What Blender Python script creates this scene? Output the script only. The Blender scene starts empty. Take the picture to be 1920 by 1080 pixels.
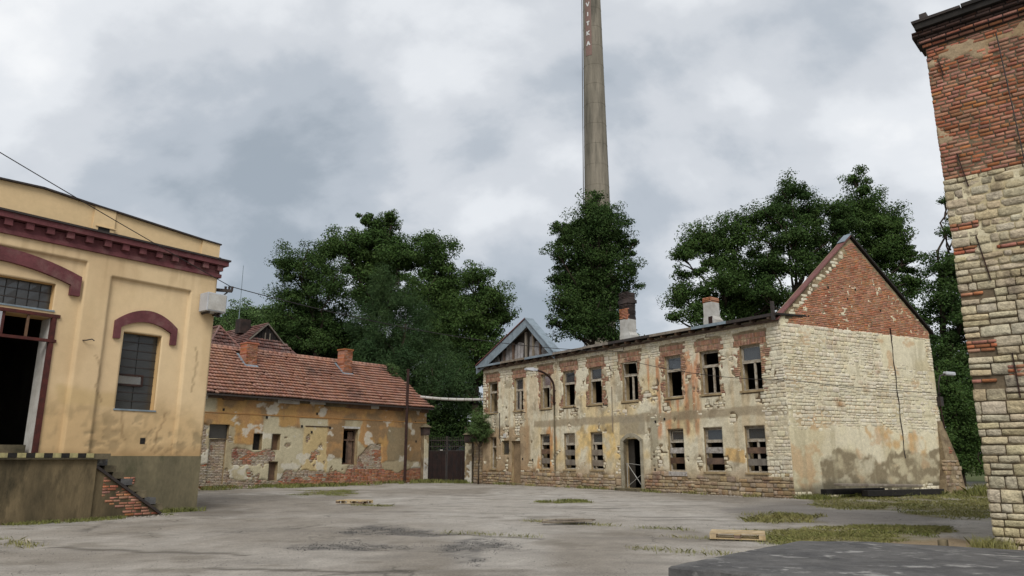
import bpy, bmesh, math, random
import numpy as np
from mathutils import Vector, Matrix, Euler

scene = bpy.context.scene
R = math.radians

# ------------------------------------------------------------------ camera
cam_d = bpy.data.cameras.new('camera')
cam_d.sensor_width = 36.0
cam_d.lens = 1370.0 / 1920.0 * 36.0
cam_d.clip_start = 0.1
cam_d.clip_end = 3000.0
cam = bpy.data.objects.new('camera', cam_d)
scene.collection.objects.link(cam)
cam.location = (0, 0, 1.6)
cam.rotation_euler = (R(90 + 13.1), 0, 0)
scene.camera = cam

# ------------------------------------------------------------------ light
EXPOSURE = 0.8
SUN_DIR = Vector((-0.02, -0.70, 0.70)).normalized()
scene.view_settings.view_transform = 'Standard'
scene.view_settings.look = 'None'
scene.view_settings.gamma = 1.0
scene.view_settings.exposure = EXPOSURE
scene.view_settings.use_curve_mapping = False

sun_d = bpy.data.lights.new('sun', 'SUN')
sun_d.energy = 1.5
sun_d.angle = R(30)
sun_d.color = (1.0, 0.965, 0.91)
sun = bpy.data.objects.new('sun', sun_d)
scene.collection.objects.link(sun)
sun.rotation_euler = SUN_DIR.to_track_quat('Z', 'Y').to_euler()

world = bpy.data.worlds.new('World')
scene.world = world
world.use_nodes = True
wn, wl = world.node_tree.nodes, world.node_tree.links
wn.clear()


def build_sky():
    out = wn.new('ShaderNodeOutputWorld')
    bg = wn.new('ShaderNodeBackground')
    bg.inputs['Strength'].default_value = 0.1
    sky = wn.new('ShaderNodeTexSky')
    sky.sky_type = 'NISHITA'
    sky.sun_disc = False
    sky.sun_elevation = math.asin(SUN_DIR.z)
    sky.sun_rotation = math.atan2(SUN_DIR.x, SUN_DIR.y)
    tc = wn.new('ShaderNodeTexCoord')
    sep = wn.new('ShaderNodeSeparateXYZ')
    wl.new(tc.outputs['Generated'], sep.inputs[0])

    def math_(op, a, b=None):
        m = wn.new('ShaderNodeMath')
        m.operation = op
        for i, v in enumerate((a, b)):
            if v is None:
                continue
            if isinstance(v, (int, float)):
                m.inputs[i].default_value = v
            else:
                wl.new(v, m.inputs[i])
        return m.outputs[0]
    zc = math_('ADD', math_('MAXIMUM', sep.outputs['Z'], 0.0), 0.75)
    u = math_('DIVIDE', sep.outputs['X'], zc)
    v = math_('DIVIDE', sep.outputs['Y'], zc)
    comb = wn.new('ShaderNodeCombineXYZ')
    wl.new(u, comb.inputs[0])
    wl.new(v, comb.inputs[1])

    def noise(scale, detail, rough, dist, off, sx=1.0, sy=1.0):
        mp = wn.new('ShaderNodeMapping')
        mp.inputs['Location'].default_value = off
        mp.inputs['Rotation'].default_value = (0, 0, R(28))
        mp.inputs['Scale'].default_value = (sx, sy, 1)
        wl.new(comb.outputs[0], mp.inputs[0])
        n = wn.new('ShaderNodeTexNoise')
        n.inputs['Scale'].default_value = scale
        n.inputs['Detail'].default_value = detail
        n.inputs['Roughness'].default_value = rough
        n.inputs['Distortion'].default_value = dist
        wl.new(mp.outputs[0], n.inputs['Vector'])
        return n.outputs['Fac']
    big = noise(1.5, 3, 0.45, 0.0, (5.5, 11.7, 0), 1.0, 1.0)
    fine = noise(3.6, 10, 0.53, 0.12, (7.9, 2.2, 0), 1.0, 1.25)
    mixv = math_('ADD', math_('MULTIPLY', big, 0.52), math_('MULTIPLY', fine, 0.50))
    ramp = wn.new('ShaderNodeValToRGB')
    ramp.color_ramp.interpolation = 'EASE'
    els = ramp.color_ramp.elements
    k = 10.0 / 2 ** EXPOSURE
    stops = [(0.39, (0.36, 0.41, 0.465)), (0.45, (0.50, 0.545, 0.60)), (0.505, (0.67, 0.70, 0.74)),
             (0.555, (0.82, 0.845, 0.875)), (0.615, (0.97, 0.98, 0.99))]
    els[0].position, els[0].color = stops[0][0], (*stops[0][1], 1)
    els[1].position, els[1].color = stops[-1][0], (*stops[-1][1], 1)
    for p, c in stops[1:-1]:
        e = els.new(p)
        e.color = (*c, 1)
    wl.new(mixv, ramp.inputs[0])
    sc = wn.new('ShaderNodeVectorMath')
    sc.operation = 'SCALE'
    wl.new(ramp.outputs[0], sc.inputs[0])
    sc.inputs['Scale'].default_value = k
    mix = wn.new('ShaderNodeMix')
    mix.data_type = 'RGBA'
    mix.inputs['Factor'].default_value = 0.95
    wl.new(sky.outputs[0], mix.inputs['A'])
    wl.new(sc.outputs[0], mix.inputs['B'])
    wl.new(mix.outputs['Result'], bg.inputs['Color'])
    wl.new(bg.outputs[0], out.inputs[0])


build_sky()

# ------------------------------------------------------------------ helpers
COL = scene.collection


def lin(r, g, b, k=1.0):
    f = lambda c: ((c / 255 + 0.055) / 1.055) ** 2.4 if c > 10 else c / 255 / 12.92
    return np.array([f(r) * k, f(g) * k, f(b) * k])


def _hash(i, j, seed):
    h = (i.astype(np.int64) * 374761393 + j.astype(np.int64) * 668265263 + seed * 1442695041) & 0x7fffffff
    h = ((h ^ (h >> 13)) * 1274126177) & 0x7fffffff
    return ((h ^ (h >> 16)) & 0xffff) / 65535.0


def vnoise(x, y, seed=0):
    x = np.asarray(x, float)
    y = np.asarray(y, float)
    i, j = np.floor(x), np.floor(y)
    fx, fy = x - i, y - j
    fx, fy = fx * fx * (3 - 2 * fx), fy * fy * (3 - 2 * fy)
    a, b = _hash(i, j, seed), _hash(i + 1, j, seed)
    c, d = _hash(i, j + 1, seed), _hash(i + 1, j + 1, seed)
    return (a * (1 - fx) + b * fx) * (1 - fy) + (c * (1 - fx) + d * fx) * fy


def fbm(x, y, seed=0, octs=4, rough=0.5):
    s, a, t = 0.0, 1.0, 0.0
    for o in range(octs):
        s = s + a * vnoise(np.asarray(x) * 2 ** o + o * 17.3, np.asarray(y) * 2 ** o - o * 9.1, seed + o * 31)
        t += a
        a *= rough
    return s / t


def sst(a, b, x):
    t = np.clip((x - a) / (b - a), 0, 1)
    return t * t * (3 - 2 * t)


def link(o, parent=None):
    COL.objects.link(o)
    if parent is not None:
        o.parent = parent
    return o


def tag(o, label, cat, group=None):
    o['label'] = label
    o['category'] = cat
    if group:
        o['group'] = group
    return o


def thing(name, label, cat, loc=(0, 0, 0), rz=0.0, group=None):
    o = bpy.data.objects.new(name, None)
    o.empty_display_size = 0.2
    link(o)
    o.location = loc
    o.rotation_euler = (0, 0, rz)
    return tag(o, label, cat, group)


def mesh_arrays(name, V, F, mat=None, smooth=False):
    """V (n,3), F list of int arrays (m,k)"""
    me = bpy.data.meshes.new(name)
    V = np.asarray(V, np.float32)
    me.vertices.add(len(V))
    me.vertices.foreach_set('co', V.ravel())
    F = [np.asarray(f, np.int32) for f in F if len(f)]
    tot = np.concatenate([np.full(len(f), f.shape[1], np.int32) for f in F])
    idx = np.concatenate([f.ravel() for f in F])
    me.loops.add(len(idx))
    me.loops.foreach_set('vertex_index', idx)
    me.polygons.add(len(tot))
    st = np.zeros(len(tot), np.int32)
    st[1:] = np.cumsum(tot)[:-1]
    me.polygons.foreach_set('loop_start', st)
    if smooth:
        me.polygons.foreach_set('use_smooth', np.ones(len(tot), bool))
    me.update(calc_edges=True)
    if mat:
        me.materials.append(mat)
    return me


def obj(name, me, parent=None, kind=None):
    o = bpy.data.objects.new(name, me)
    link(o, parent)
    if kind:
        o['kind'] = kind
    return o


class MB:
    """collects boxes, bars, tubes and prisms of ONE part"""

    def __init__(s):
        s.v, s.f = [], []

    def add(s, vs, fs):
        n = len(s.v)
        s.v += [tuple(p) for p in vs]
        s.f += [tuple(i + n for i in f) for f in fs]
        return s

    def box(s, x0, x1, y0, y1, z0, z1, j=0.0, rng=None):
        vs = [(x, y, z) for z in (z0, z1) for y in (y0, y1) for x in (x0, x1)]
        if j and rng:
            vs = [tuple(c + rng.uniform(-j, j) for c in p) for p in vs]
        return s.add(vs, [(0, 2, 3, 1), (4, 5, 7, 6), (0, 1, 5, 4), (2, 6, 7, 3), (0, 4, 6, 2), (1, 3, 7, 5)])

    def bar(s, p, q, w, h=None, up=(0, 0, 1)):
        h = h or w
        p, q = Vector(p), Vector(q)
        d = (q - p).normalized()
        a = d.cross(Vector(up))
        if a.length < 1e-4:
            a = d.cross(Vector((1, 0, 0)))
        a.normalize()
        b = a.cross(d)
        vs = []
        for c in (p, q):
            for sa, sb in ((-1, -1), (1, -1), (1, 1), (-1, 1)):
                vs.append(c + a * sa * w / 2 + b * sb * h / 2)
        return s.add(vs, [(0, 1, 2, 3), (7, 6, 5, 4), (0, 4, 5, 1), (1, 5, 6, 2), (2, 6, 7, 3), (3, 7, 4, 0)])

    def tube(s, pts, r, n=8, caps=True):
        pts = [Vector(p) for p in pts]
        rs = r if isinstance(r, (list, tuple)) else [r] * len(pts)
        rings = []
        base = len(s.v)
        ref = Vector((0, 0, 1))
        for i, p in enumerate(pts):
            d = (pts[min(i + 1, len(pts) - 1)] - pts[max(i - 1, 0)]).normalized()
            a = d.cross(ref)
            if a.length < 0.05:
                a = d.cross(Vector((1, 0, 0)))
            a.normalize()
            b = d.cross(a)
            for k in range(n):
                t = 2 * math.pi * k / n
                s.v.append(tuple(p + (a * math.cos(t) + b * math.sin(t)) * rs[i]))
        for i in range(len(pts) - 1):
            for k in range(n):
                k2 = (k + 1) % n
                s.f.append((base + i * n + k, base + i * n + k2, base + (i + 1) * n + k2, base + (i + 1) * n + k))
        if caps:
            s.f.append(tuple(base + k for k in range(n))[::-1])
            e = base + (len(pts) - 1) * n
            s.f.append(tuple(e + k for k in range(n)))
        return s

    def prism(s, poly, y0, y1):
        """poly of (x,z), extruded along y"""
        n = len(poly)
        vs = [(x, y0, z) for x, z in poly] + [(x, y1, z) for x, z in poly]
        fs = [tuple(range(n)), tuple(range(2 * n - 1, n - 1, -1))]
        fs += [(i, i + n, (i + 1) % n + n, (i + 1) % n) for i in range(n)]
        return s.add(vs, fs)

    def slab(s, poly, z0s, z1s):
        """poly of (x,y) with per-corner bottom and top heights"""
        n = len(poly)
        vs = [(x, y, z) for (x, y), z in zip(poly, z0s)] + [(x, y, z) for (x, y), z in zip(poly, z1s)]
        fs = [tuple(range(n - 1, -1, -1)), tuple(range(n, 2 * n))]
        fs += [(i, (i + 1) % n, (i + 1) % n + n, i + n) for i in range(n)]
        return s.add(vs, fs)

    def build(s, name, mat, parent=None, kind=None, smooth=False, bevel=0.0):
        me = bpy.data.meshes.new(name)
        me.from_pydata(s.v, [], s.f)
        bm = bmesh.new()
        bm.from_mesh(me)
        bmesh.ops.recalc_face_normals(bm, faces=bm.faces)
        if bevel:
            bmesh.ops.bevel(bm, geom=list(bm.edges), offset=bevel, segments=1, affect='EDGES', clamp_overlap=True)
        bm.to_mesh(me)
        bm.free()
        me.materials.append(mat)
        if smooth:
            me.polygons.foreach_set('use_smooth', np.ones(len(me.polygons), bool))
        return obj(name, me, parent, kind)


# ------------------------------------------------------------------ materials
MATS = {}


def pmat(name, c1, c2=None, scale=3.0, rough=0.9, bump=0.0, bscale=30.0, attr=False, island=0.0, hue=0.0,
         c3=None, c3scale=0.8, c3lo=0.55, c3hi=0.68, spec=0.3, metal=0.0, mottle=0.25, fscale=18.0, zs=1.0, bdist=0.02, sat=(0.65, 1.0), speck=0.0, sscale=60.0):
    m = bpy.data.materials.new(name)
    m.use_nodes = True
    nt = m.node_tree
    N, L = nt.nodes, nt.links
    bs = N['Principled BSDF']
    bs.inputs['Roughness'].default_value = rough
    bs.inputs['Specular IOR Level'].default_value = spec
    bs.inputs['Metallic'].default_value = metal
    geo = N.new('ShaderNodeNewGeometry')
    mp = N.new('ShaderNodeMapping')
    mp.inputs['Scale'].default_value = (1, 1, zs)
    L.new(geo.outputs['Position'], mp.inputs[0])
    pos = mp.outputs[0]

    def noise(sc, det=5, ro=0.6, off=0):
        n = N.new('ShaderNodeTexNoise')
        n.noise_dimensions = '3D'
        n.inputs['Scale'].default_value = sc
        n.inputs['Detail'].default_value = det
        n.inputs['Roughness'].default_value = ro
        if off:
            a = N.new('ShaderNodeVectorMath')
            a.operation = 'ADD'
            a.inputs[1].default_value = (off, off * 0.7, off * 1.3)
            L.new(pos, a.inputs[0])
            L.new(a.outputs[0], n.inputs['Vector'])
        else:
            L.new(pos, n.inputs['Vector'])
        return n.outputs['Fac']

    def mapr(v, a, b, c, d):
        n = N.new('ShaderNodeMapRange')
        n.inputs[1].default_value, n.inputs[2].default_value = a, b
        n.inputs[3].default_value, n.inputs[4].default_value = c, d
        L.new(v, n.inputs[0])
        return n.outputs[0]

    def mixc(f, a, b, mode='MIX'):
        n = N.new('ShaderNodeMix')
        n.data_type = 'RGBA'
        n.blend_type = mode
        n.clamp_factor = True
        if isinstance(f, (int, float)):
            n.inputs['Factor'].default_value = f
        else:
            L.new(f, n.inputs['Factor'])
        for k, v in (('A', a), ('B', b)):
            if hasattr(v, 'links'):
                L.new(v, n.inputs[k])
            else:
                n.inputs[k].default_value = (*[float(q) for q in v], 1)
        return n.outputs['Result']

    def math_(op, a, b):
        n = N.new('ShaderNodeMath')
        n.operation = op
        for i, v in enumerate((a, b)):
            if hasattr(v, 'links'):
                L.new(v, n.inputs[i])
            else:
                n.inputs[i].default_value = v
        return n.outputs[0]
    if attr:
        at = N.new('ShaderNodeAttribute')
        at.attribute_name = 'Col'
        col = at.outputs['Color']
    elif c2 is not None:
        col = mixc(mapr(noise(scale), 0.35, 0.65, 0, 1), c1, c2)
    else:
        n0 = N.new('ShaderNodeRGB')
        n0.outputs[0].default_value = (*[float(q) for q in c1], 1)
        col = n0.outputs[0]
    if c3 is not None:
        col = mixc(mapr(noise(c3scale, 6, 0.62, 5.3), c3lo, c3hi, 0, 1), col, c3)
    if island:
        oi = N.new('ShaderNodeObjectInfo')
        r = math_('FRACT', math_('ADD', math_('MULTIPLY', geo.outputs['Random Per Island'], 1.0),
                                 math_('MULTIPLY', oi.outputs['Random'], 7.31)), 0.0)
        hsv = N.new('ShaderNodeHueSaturation')
        L.new(col, hsv.inputs['Color'])
        L.new(mapr(r, 0, 1, 1 - island, 1 + island), hsv.inputs['Value'])
        r2 = math_('FRACT', math_('MULTIPLY', r, 13.7), 0.0)
        L.new(mapr(r2, 0, 1, 0.5 - hue, 0.5 + hue), hsv.inputs['Hue'])
        r3 = math_('FRACT', math_('MULTIPLY', r, 37.1), 0.0)
        L.new(mapr(r3, 0, 1, sat[0], sat[1]), hsv.inputs['Saturation'])
        col = hsv.outputs[0]
    for amt, fs, of in ((mottle, fscale, 2.1), (speck, sscale, 6.6)):
        if not amt:
            continue
        f = noise(fs, 6, 0.68, of)
        v = mapr(f, 0.25, 0.75, 1 - amt, 1 + amt * 0.7)
        cc = N.new('ShaderNodeCombineXYZ')
        for i in range(3):
            L.new(v, cc.inputs[i])
        col = mixc(1.0, col, cc.outputs[0], 'MULTIPLY')
    L.new(col, bs.inputs['Base Color'])
    if bump:
        bp = N.new('ShaderNodeBump')
        bp.inputs['Strength'].default_value = bump
        bp.inputs['Distance'].default_value = bdist
        L.new(noise(bscale, 8, 0.65, 9.7), bp.inputs['Height'])
        L.new(bp.outputs[0], bs.inputs['Normal'])
    MATS[name] = m
    return m


def glass_mat(name, tint, refl=0.5, alpha=0.5, rough=0.06):
    m = bpy.data.materials.new(name)
    m.use_nodes = True
    N, L = m.node_tree.nodes, m.node_tree.links
    N.remove(N['Principled BSDF'])
    out = N['Material Output']
    tr = N.new('ShaderNodeBsdfTransparent')
    tr.inputs[0].default_value = (*tint, 1)
    df = N.new('ShaderNodeBsdfDiffuse')
    df.inputs[0].default_value = (*[c * 0.35 for c in tint], 1)
    gl = N.new('ShaderNodeBsdfGlossy')
    gl.inputs['Roughness'].default_value = rough
    lw = N.new('ShaderNodeFresnel')
    lw.inputs[0].default_value = 1.5
    mu = N.new('ShaderNodeMath')
    mu.operation = 'ADD'
    mu.inputs[1].default_value = refl
    L.new(lw.outputs[0], mu.inputs[0])
    a = N.new('ShaderNodeMixShader')
    a.inputs[0].default_value = alpha
    L.new(tr.outputs[0], a.inputs[1])
    L.new(df.outputs[0], a.inputs[2])
    b = N.new('ShaderNodeMixShader')
    L.new(mu.outputs[0], b.inputs[0])
    L.new(a.outputs[0], b.inputs[1])
    L.new(gl.outputs[0], b.inputs[2])
    L.new(b.outputs[0], out.inputs['Surface'])
    return m


K = 0.80
KP = 1.0
M_plaster = pmat('old_plaster', (0, 0, 0), attr=True, mottle=0.20, fscale=6, speck=0.28, sscale=24, bump=0.6, bscale=22, rough=0.95, spec=0.15)
M_yellow = pmat('yellow_render', (0, 0, 0), attr=True, mottle=0.06, fscale=4, speck=0.06, sscale=40, bump=0.25, bscale=60, rough=0.9, spec=0.2, bdist=0.01)
M_mortar = pmat('lime_mortar', lin(168, 150, 118, K), lin(112, 95, 74, K), scale=2, mottle=0.3, fscale=20, bump=0.6, bscale=30)
M_stone = pmat('cream_sandstone', lin(215, 206, 182, KP), lin(200, 187, 157, KP), scale=1.6, island=0.11, hue=0.012, sat=(0.8, 1.05), c3=lin(176, 146, 108, K), c3scale=0.7, c3lo=0.58, c3hi=0.72, mottle=0.25, fscale=8, speck=0.25, sscale=26, bump=0.7, bscale=18)
M_stone_plinth = pmat('brown_plinth_stone', lin(188, 164, 126, K), lin(156, 128, 94, K), scale=1.6, island=0.2, hue=0.012, c3=lin(150, 108, 78, K), mottle=0.35, fscale=12, bump=0.8, bscale=18)
M_brick = pmat('old_red_brick', lin(196, 126, 84, K), lin(172, 104, 68, K), scale=2.2, island=0.22, hue=0.010, sat=(0.78, 0.98), c3=lin(200, 150, 108, K), c3scale=2.4, c3lo=0.62, c3hi=0.74, mottle=0.3, fscale=22, bump=0.6, bscale=30)
M_brick_dark = pmat('weathered_brown_brick', lin(190, 122, 86, K), lin(156, 98, 70, K), scale=1.5, island=0.26, hue=0.012, sat=(0.75, 1.05), c3=lin(196, 156, 116, K), c3scale=1.8, c3lo=0.6, c3hi=0.7, mottle=0.3, fscale=26, bump=0.6, bscale=34)
M_brick_pale = pmat('whitewashed_brick', lin(190, 178, 156, K), lin(166, 140, 118, K), scale=1.4, island=0.2, hue=0.015, c3=lin(150, 88, 66, K), c3scale=1.5, c3lo=0.54, c3hi=0.62, mottle=0.3, fscale=20, bump=0.5)
M_brick_win = pmat('brown_window_brick', lin(184, 136, 102, K), lin(160, 110, 82, K), scale=2.2, island=0.22, hue=0.010, sat=(0.75, 0.95), c3=lin(200, 170, 130, K), c3scale=2.0, c3lo=0.56, c3hi=0.68, mottle=0.3, fscale=22, bump=0.6, bscale=30)
M_stone_d = pmat('rough_pale_limestone', lin(214, 198, 160, 0.86), lin(190, 172, 134, 0.86), scale=1.3, island=0.14, hue=0.012, sat=(0.7, 1.0), c3=lin(128, 112, 92, K), c3scale=1.1, c3lo=0.56, c3hi=0.7, mottle=0.38, fscale=9, speck=0.3, sscale=30, bump=1.0, bscale=11, bdist=0.07)
M_tile = pmat('clay_roof_tile', lin(176, 124, 98, K), lin(156, 106, 84, K), scale=0.5, island=0.12, hue=0.006, sat=(0.75, 0.95), c3=lin(116, 84, 72, K), c3scale=0.6, c3lo=0.55, c3hi=0.72, mottle=0.3, fscale=3.5)
M_tile_old = pmat('weathered_roof_tile', lin(140, 98, 88, K), lin(112, 74, 66, K), scale=0.9, island=0.2, c3=lin(168, 142, 130, K), c3scale=0.6, mottle=0.25)
M_maroon = pmat('maroon_paint', lin(122, 72, 75, K), lin(102, 60, 62, K), scale=1.6, c3=lin(132, 98, 94, K), c3scale=1.8, c3lo=0.52, c3hi=0.72, mottle=0.2, fscale=9, speck=0.2, sscale=30, rough=0.9, bump=0.4, bscale=30)
M_maroon_frame = pmat('rusty_red_frame', lin(96, 48, 42, K), lin(70, 40, 36, K), scale=6, mottle=0.2)
M_darkmetal = pmat('dark_metal', lin(52, 48, 48, K), lin(70, 60, 54, K), scale=8, mottle=0.25, rough=0.6)
M_rust = pmat('rusted_iron', lin(66, 42, 34, K), lin(42, 30, 27, K), scale=5, mottle=0.35, fscale=30, rough=0.85)
M_zinc = pmat('zinc_sheet', lin(140, 155, 165, K), lin(118, 130, 138, K), scale=2.5, mottle=0.15, rough=0.55, spec=0.5)
M_redsheet = pmat('red_roof_sheet', lin(132, 86, 80, K), lin(108, 70, 66, K), scale=2, mottle=0.2, rough=0.7)
M_concrete = pmat('old_concrete', lin(128, 116, 92, K), lin(92, 84, 66, K), scale=1.1, c3=lin(70, 66, 50, K), c3scale=0.8, mottle=0.25, fscale=14, bump=0.4, bscale=20)
M_dock = pmat('stained_dock_wall', lin(126, 110, 82, K), lin(86, 76, 56, K), scale=1.3, zs=0.35, c3=lin(62, 56, 40, K), c3scale=1.4, c3lo=0.5, c3hi=0.66, mottle=0.25, fscale=10, bump=0.4)
M_plinth = pmat('mossy_plinth', lin(130, 120, 94, K), lin(106, 99, 78, K), scale=1.2, zs=0.5, c3=lin(88, 86, 64, K), c3scale=1.2, mottle=0.22, fscale=12, bump=0.3)
M_slabtop = pmat('dark_asphalt_slab', lin(112, 110, 108, K), lin(88, 87, 87, K), scale=1.2, c3=lin(160, 158, 154, K), c3scale=2.2, c3lo=0.57, c3hi=0.66, mottle=0.4, fscale=4, speck=0.3, sscale=50, bump=0.5, bscale=60)
M_wood = pmat('grey_weathered_wood', lin(150, 138, 120, K), lin(118, 104, 88, K), scale=4, zs=0.3, island=0.22, mottle=0.3, fscale=30)
M_gate = pmat('blackened_rust', lin(50, 34, 30, K), lin(32, 25, 24, K), scale=3, mottle=0.3)
M_woodbrown = pmat('brown_board', lin(120, 90, 66, K), lin(86, 66, 52, K), scale=3, island=0.25, mottle=0.3, fscale=30)
M_woodwhite = pmat('peeling_white_board', lin(190, 184, 176, K), lin(140, 130, 120, K), scale=9, island=0.15, mottle=0.3, fscale=26)
M_frame = pmat('peeling_window_paint', lin(200, 192, 176, K), lin(150, 136, 116, K), scale=7, mottle=0.3, fscale=40)
M_reveal = pmat('tan_reveal', lin(186, 166, 128, K), lin(150, 128, 96, K), scale=2.5, mottle=0.25)
M_inside = pmat('dark_interior', lin(70, 64, 56, K), lin(50, 46, 42, K), scale=1)  # dark brown-grey tone for inner walls, floors and backings
M_white = pmat('off_white_paint', lin(206, 204, 198, K), lin(180, 176, 168, K), scale=2.5, mottle=0.15)
M_greybox = pmat('pale_grey_box', lin(196, 198, 202, K), lin(184, 186, 190, K), scale=2, mottle=0.06, rough=0.5)
M_black = pmat('black_paint', lin(34, 32, 30, K), lin(48, 44, 40, K), scale=8)
M_hazard = pmat('pale_yellow_paint', lin(186, 176, 124, K), lin(150, 142, 104, K), scale=9)
M_pallet = pmat('fresh_pine', lin(206, 180, 132, K), lin(176, 150, 106, K), scale=6, zs=1, island=0.12, mottle=0.15, fscale=30)
M_glass_dark = glass_mat('dark_wired_glass', (0.10, 0.105, 0.105), refl=0.05, alpha=0.9, rough=0.25)
M_glass = glass_mat('dusty_glass', (0.5, 0.53, 0.55), refl=0.02, alpha=0.25, rough=0.08)
M_glass_sky = glass_mat('bright_glass', (0.55, 0.6, 0.65), refl=0.5, alpha=0.5, rough=0.15)
M_bark = pmat('tree_bark', lin(70, 58, 46, K), lin(46, 40, 34, K), scale=3, zs=0.4)
M_stack = pmat('concrete_stack', lin(150, 141, 126, K), lin(120, 113, 100, K), scale=0.9, zs=0.10, c3=lin(92, 88, 78, K), c3scale=0.9, c3lo=0.52, c3hi=0.7, mottle=0.2, fscale=3, speck=0.2, sscale=9)
M_stackred = pmat('faded_red_paint', lin(138, 110, 102, K), lin(126, 106, 96, K), scale=1.5, mottle=0.15, fscale=6)
M_letter = pmat('white_letter_paint', lin(226, 226, 222, K), lin(200, 200, 196, K), scale=1, mottle=0.08)
M_cloth = pmat('torn_grey_sheeting', lin(170, 166, 164, K), lin(132, 126, 122, K), scale=3, mottle=0.2)


def leafmat(name, c1, c2):
    m = pmat(name, c1, c2, scale=0.35, island=0.20, hue=0.012, mottle=0.0, rough=0.85, spec=0.05, sat=(0.9, 1.1))
    N, L = m.node_tree.nodes, m.node_tree.links
    bs, out = N['Principled BSDF'], N['Material Output']
    src = bs.inputs['Base Color'].links[0].from_socket
    t = N.new('ShaderNodeBsdfTranslucent')
    L.new(src, t.inputs[0])
    mx = N.new('ShaderNodeMixShader')
    mx.inputs[0].default_value = 0.22
    L.new(bs.outputs[0], mx.inputs[1])
    L.new(t.outputs[0], mx.inputs[2])
    L.new(mx.outputs[0], out.inputs['Surface'])
    return m


M_leaf = leafmat('broad_leaf', (0.046, 0.083, 0.024), (0.072, 0.118, 0.034))
M_leaf_dark = leafmat('dark_leaf', (0.038, 0.070, 0.022), (0.060, 0.100, 0.030))
M_leaf_pale = leafmat('pale_leaf', (0.075, 0.125, 0.045), (0.10, 0.15, 0.055))
M_needle = leafmat('pine_needle', (0.044, 0.082, 0.034), (0.066, 0.108, 0.042))
M_grass = leafmat('dry_grass', (0.20, 0.21, 0.075), (0.31, 0.28, 0.12))
M_weed = leafmat('green_weed', (0.16, 0.18, 0.055), (0.24, 0.24, 0.09))

# ------------------------------------------------------------------ masonry kit
def stone_unit(seed):
    rng = random.Random(seed)
    k = 0.5
    c = 0.07
    ring = [(-k, -k + c), (-k + c * 0.6, -k), (k - c * 0.6, -k), (k, -k + c), (k, k - c), (k - c * 0.6, k), (-k + c * 0.6, k), (-k, k - c)]
    ring = [(x * rng.uniform(0.92, 1.0), z * rng.uniform(0.84, 1.0)) for x, z in ring]
    V = [(x, 1.0, z) for x, z in ring]
    V += [(x, rng.uniform(0.10, 0.22), z) for x, z in ring]
    V += [(x * rng.uniform(0.90, 0.97), rng.uniform(-0.10, 0.12), z * rng.uniform(0.82, 0.95)) for x, z in ring]
    V += [(rng.uniform(-0.15, 0.15), rng.uniform(-0.12, 0.04), rng.uniform(-0.12, 0.12))]
    Q = []
    for a in (0, 8):
        for i in range(8):
            j = (i + 1) % 8
            Q.append((a + i, a + j, a + 8 + j, a + 8 + i))
    T = [(16 + i, 16 + (i + 1) % 8, 24) for i in range(8)]
    return np.array(V), [np.array(Q), np.array(T)]


def rough_unit(seed):
    rng = random.Random(seed)
    nx, nz = 4, 3
    tx, tz = rng.uniform(-0.14, 0.14), rng.uniform(-0.14, 0.14)
    V, I = [], {}
    for j in range(nz + 1):
        for i in range(nx + 1):
            x, z = i / nx - 0.5, j / nz - 0.5
            ed = (i in (0, nx)) + (j in (0, nz))
            if ed:
                x *= rng.uniform(0.965, 1.0)
                z *= rng.uniform(0.92, 1.0)
            if ed == 2:
                x *= rng.uniform(0.95, 1.0)
                z *= rng.uniform(0.91, 1.0)
            if not ed:
                x += rng.uniform(-0.05, 0.05)
                z += rng.uniform(-0.06, 0.06)
            y = tx * x + tz * z + (rng.uniform(-0.03, 0.07) if ed == 1 else rng.uniform(-0.02, 0.14)) * (1 if ed else 0) + (0 if ed else rng.uniform(-0.07, 0.07))
            I[i, j] = len(V)
            V.append((x, y, z))
    Q = [(I[i, j], I[i + 1, j], I[i + 1, j + 1], I[i, j + 1]) for j in range(nz) for i in range(nx)]
    rim = [I[i, 0] for i in range(nx + 1)] + [I[nx, j] for j in range(1, nz + 1)] + [I[i, nz] for i in range(nx - 1, -1, -1)] + [I[0, j] for j in range(nz - 1, 0, -1)]
    b = len(V)
    V += [(V[k][0], 1.0, V[k][2]) for k in rim]
    n = len(rim)
    Q += [(rim[k], b + k, b + (k + 1) % n, rim[(k + 1) % n]) for k in range(n)]
    return np.array(V), [np.array(Q)]


def brick_unit(seed):
    rng = random.Random(seed)
    c = [(-.5, -.5), (.5, -.5), (.5, .5), (-.5, .5)]
    c = [(x * rng.uniform(0.95, 1.0), z * rng.uniform(0.88, 1.0)) for x, z in c]
    V = [(x, 1.0, z) for x, z in c] + [(x, rng.uniform(0.05, 0.16), z) for x, z in c]
    V += [(x * 0.94, rng.uniform(-0.06, 0.06), z * 0.82) for x, z in c]
    Q = [(8, 9, 10, 11)]
    for a in (0, 4):
        for i in range(4):
            j = (i + 1) % 4
            Q.append((a + i, a + j, a + 4 + j, a + 4 + i))
    return np.array(V), [np.array(Q)]


STONES = [rough_unit(s) for s in range(12)]
BRICKS = [brick_unit(s) for s in range(40, 46)]
_meshcache = {}


def unit_mesh(kind, i, mat):
    key = (kind, i, mat.name)
    if key not in _meshcache:
        V, F = (STONES if kind == 'stone' else BRICKS)[i]
        _meshcache[key] = mesh_arrays(kind, V, F, mat)
    return _meshcache[key]


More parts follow.
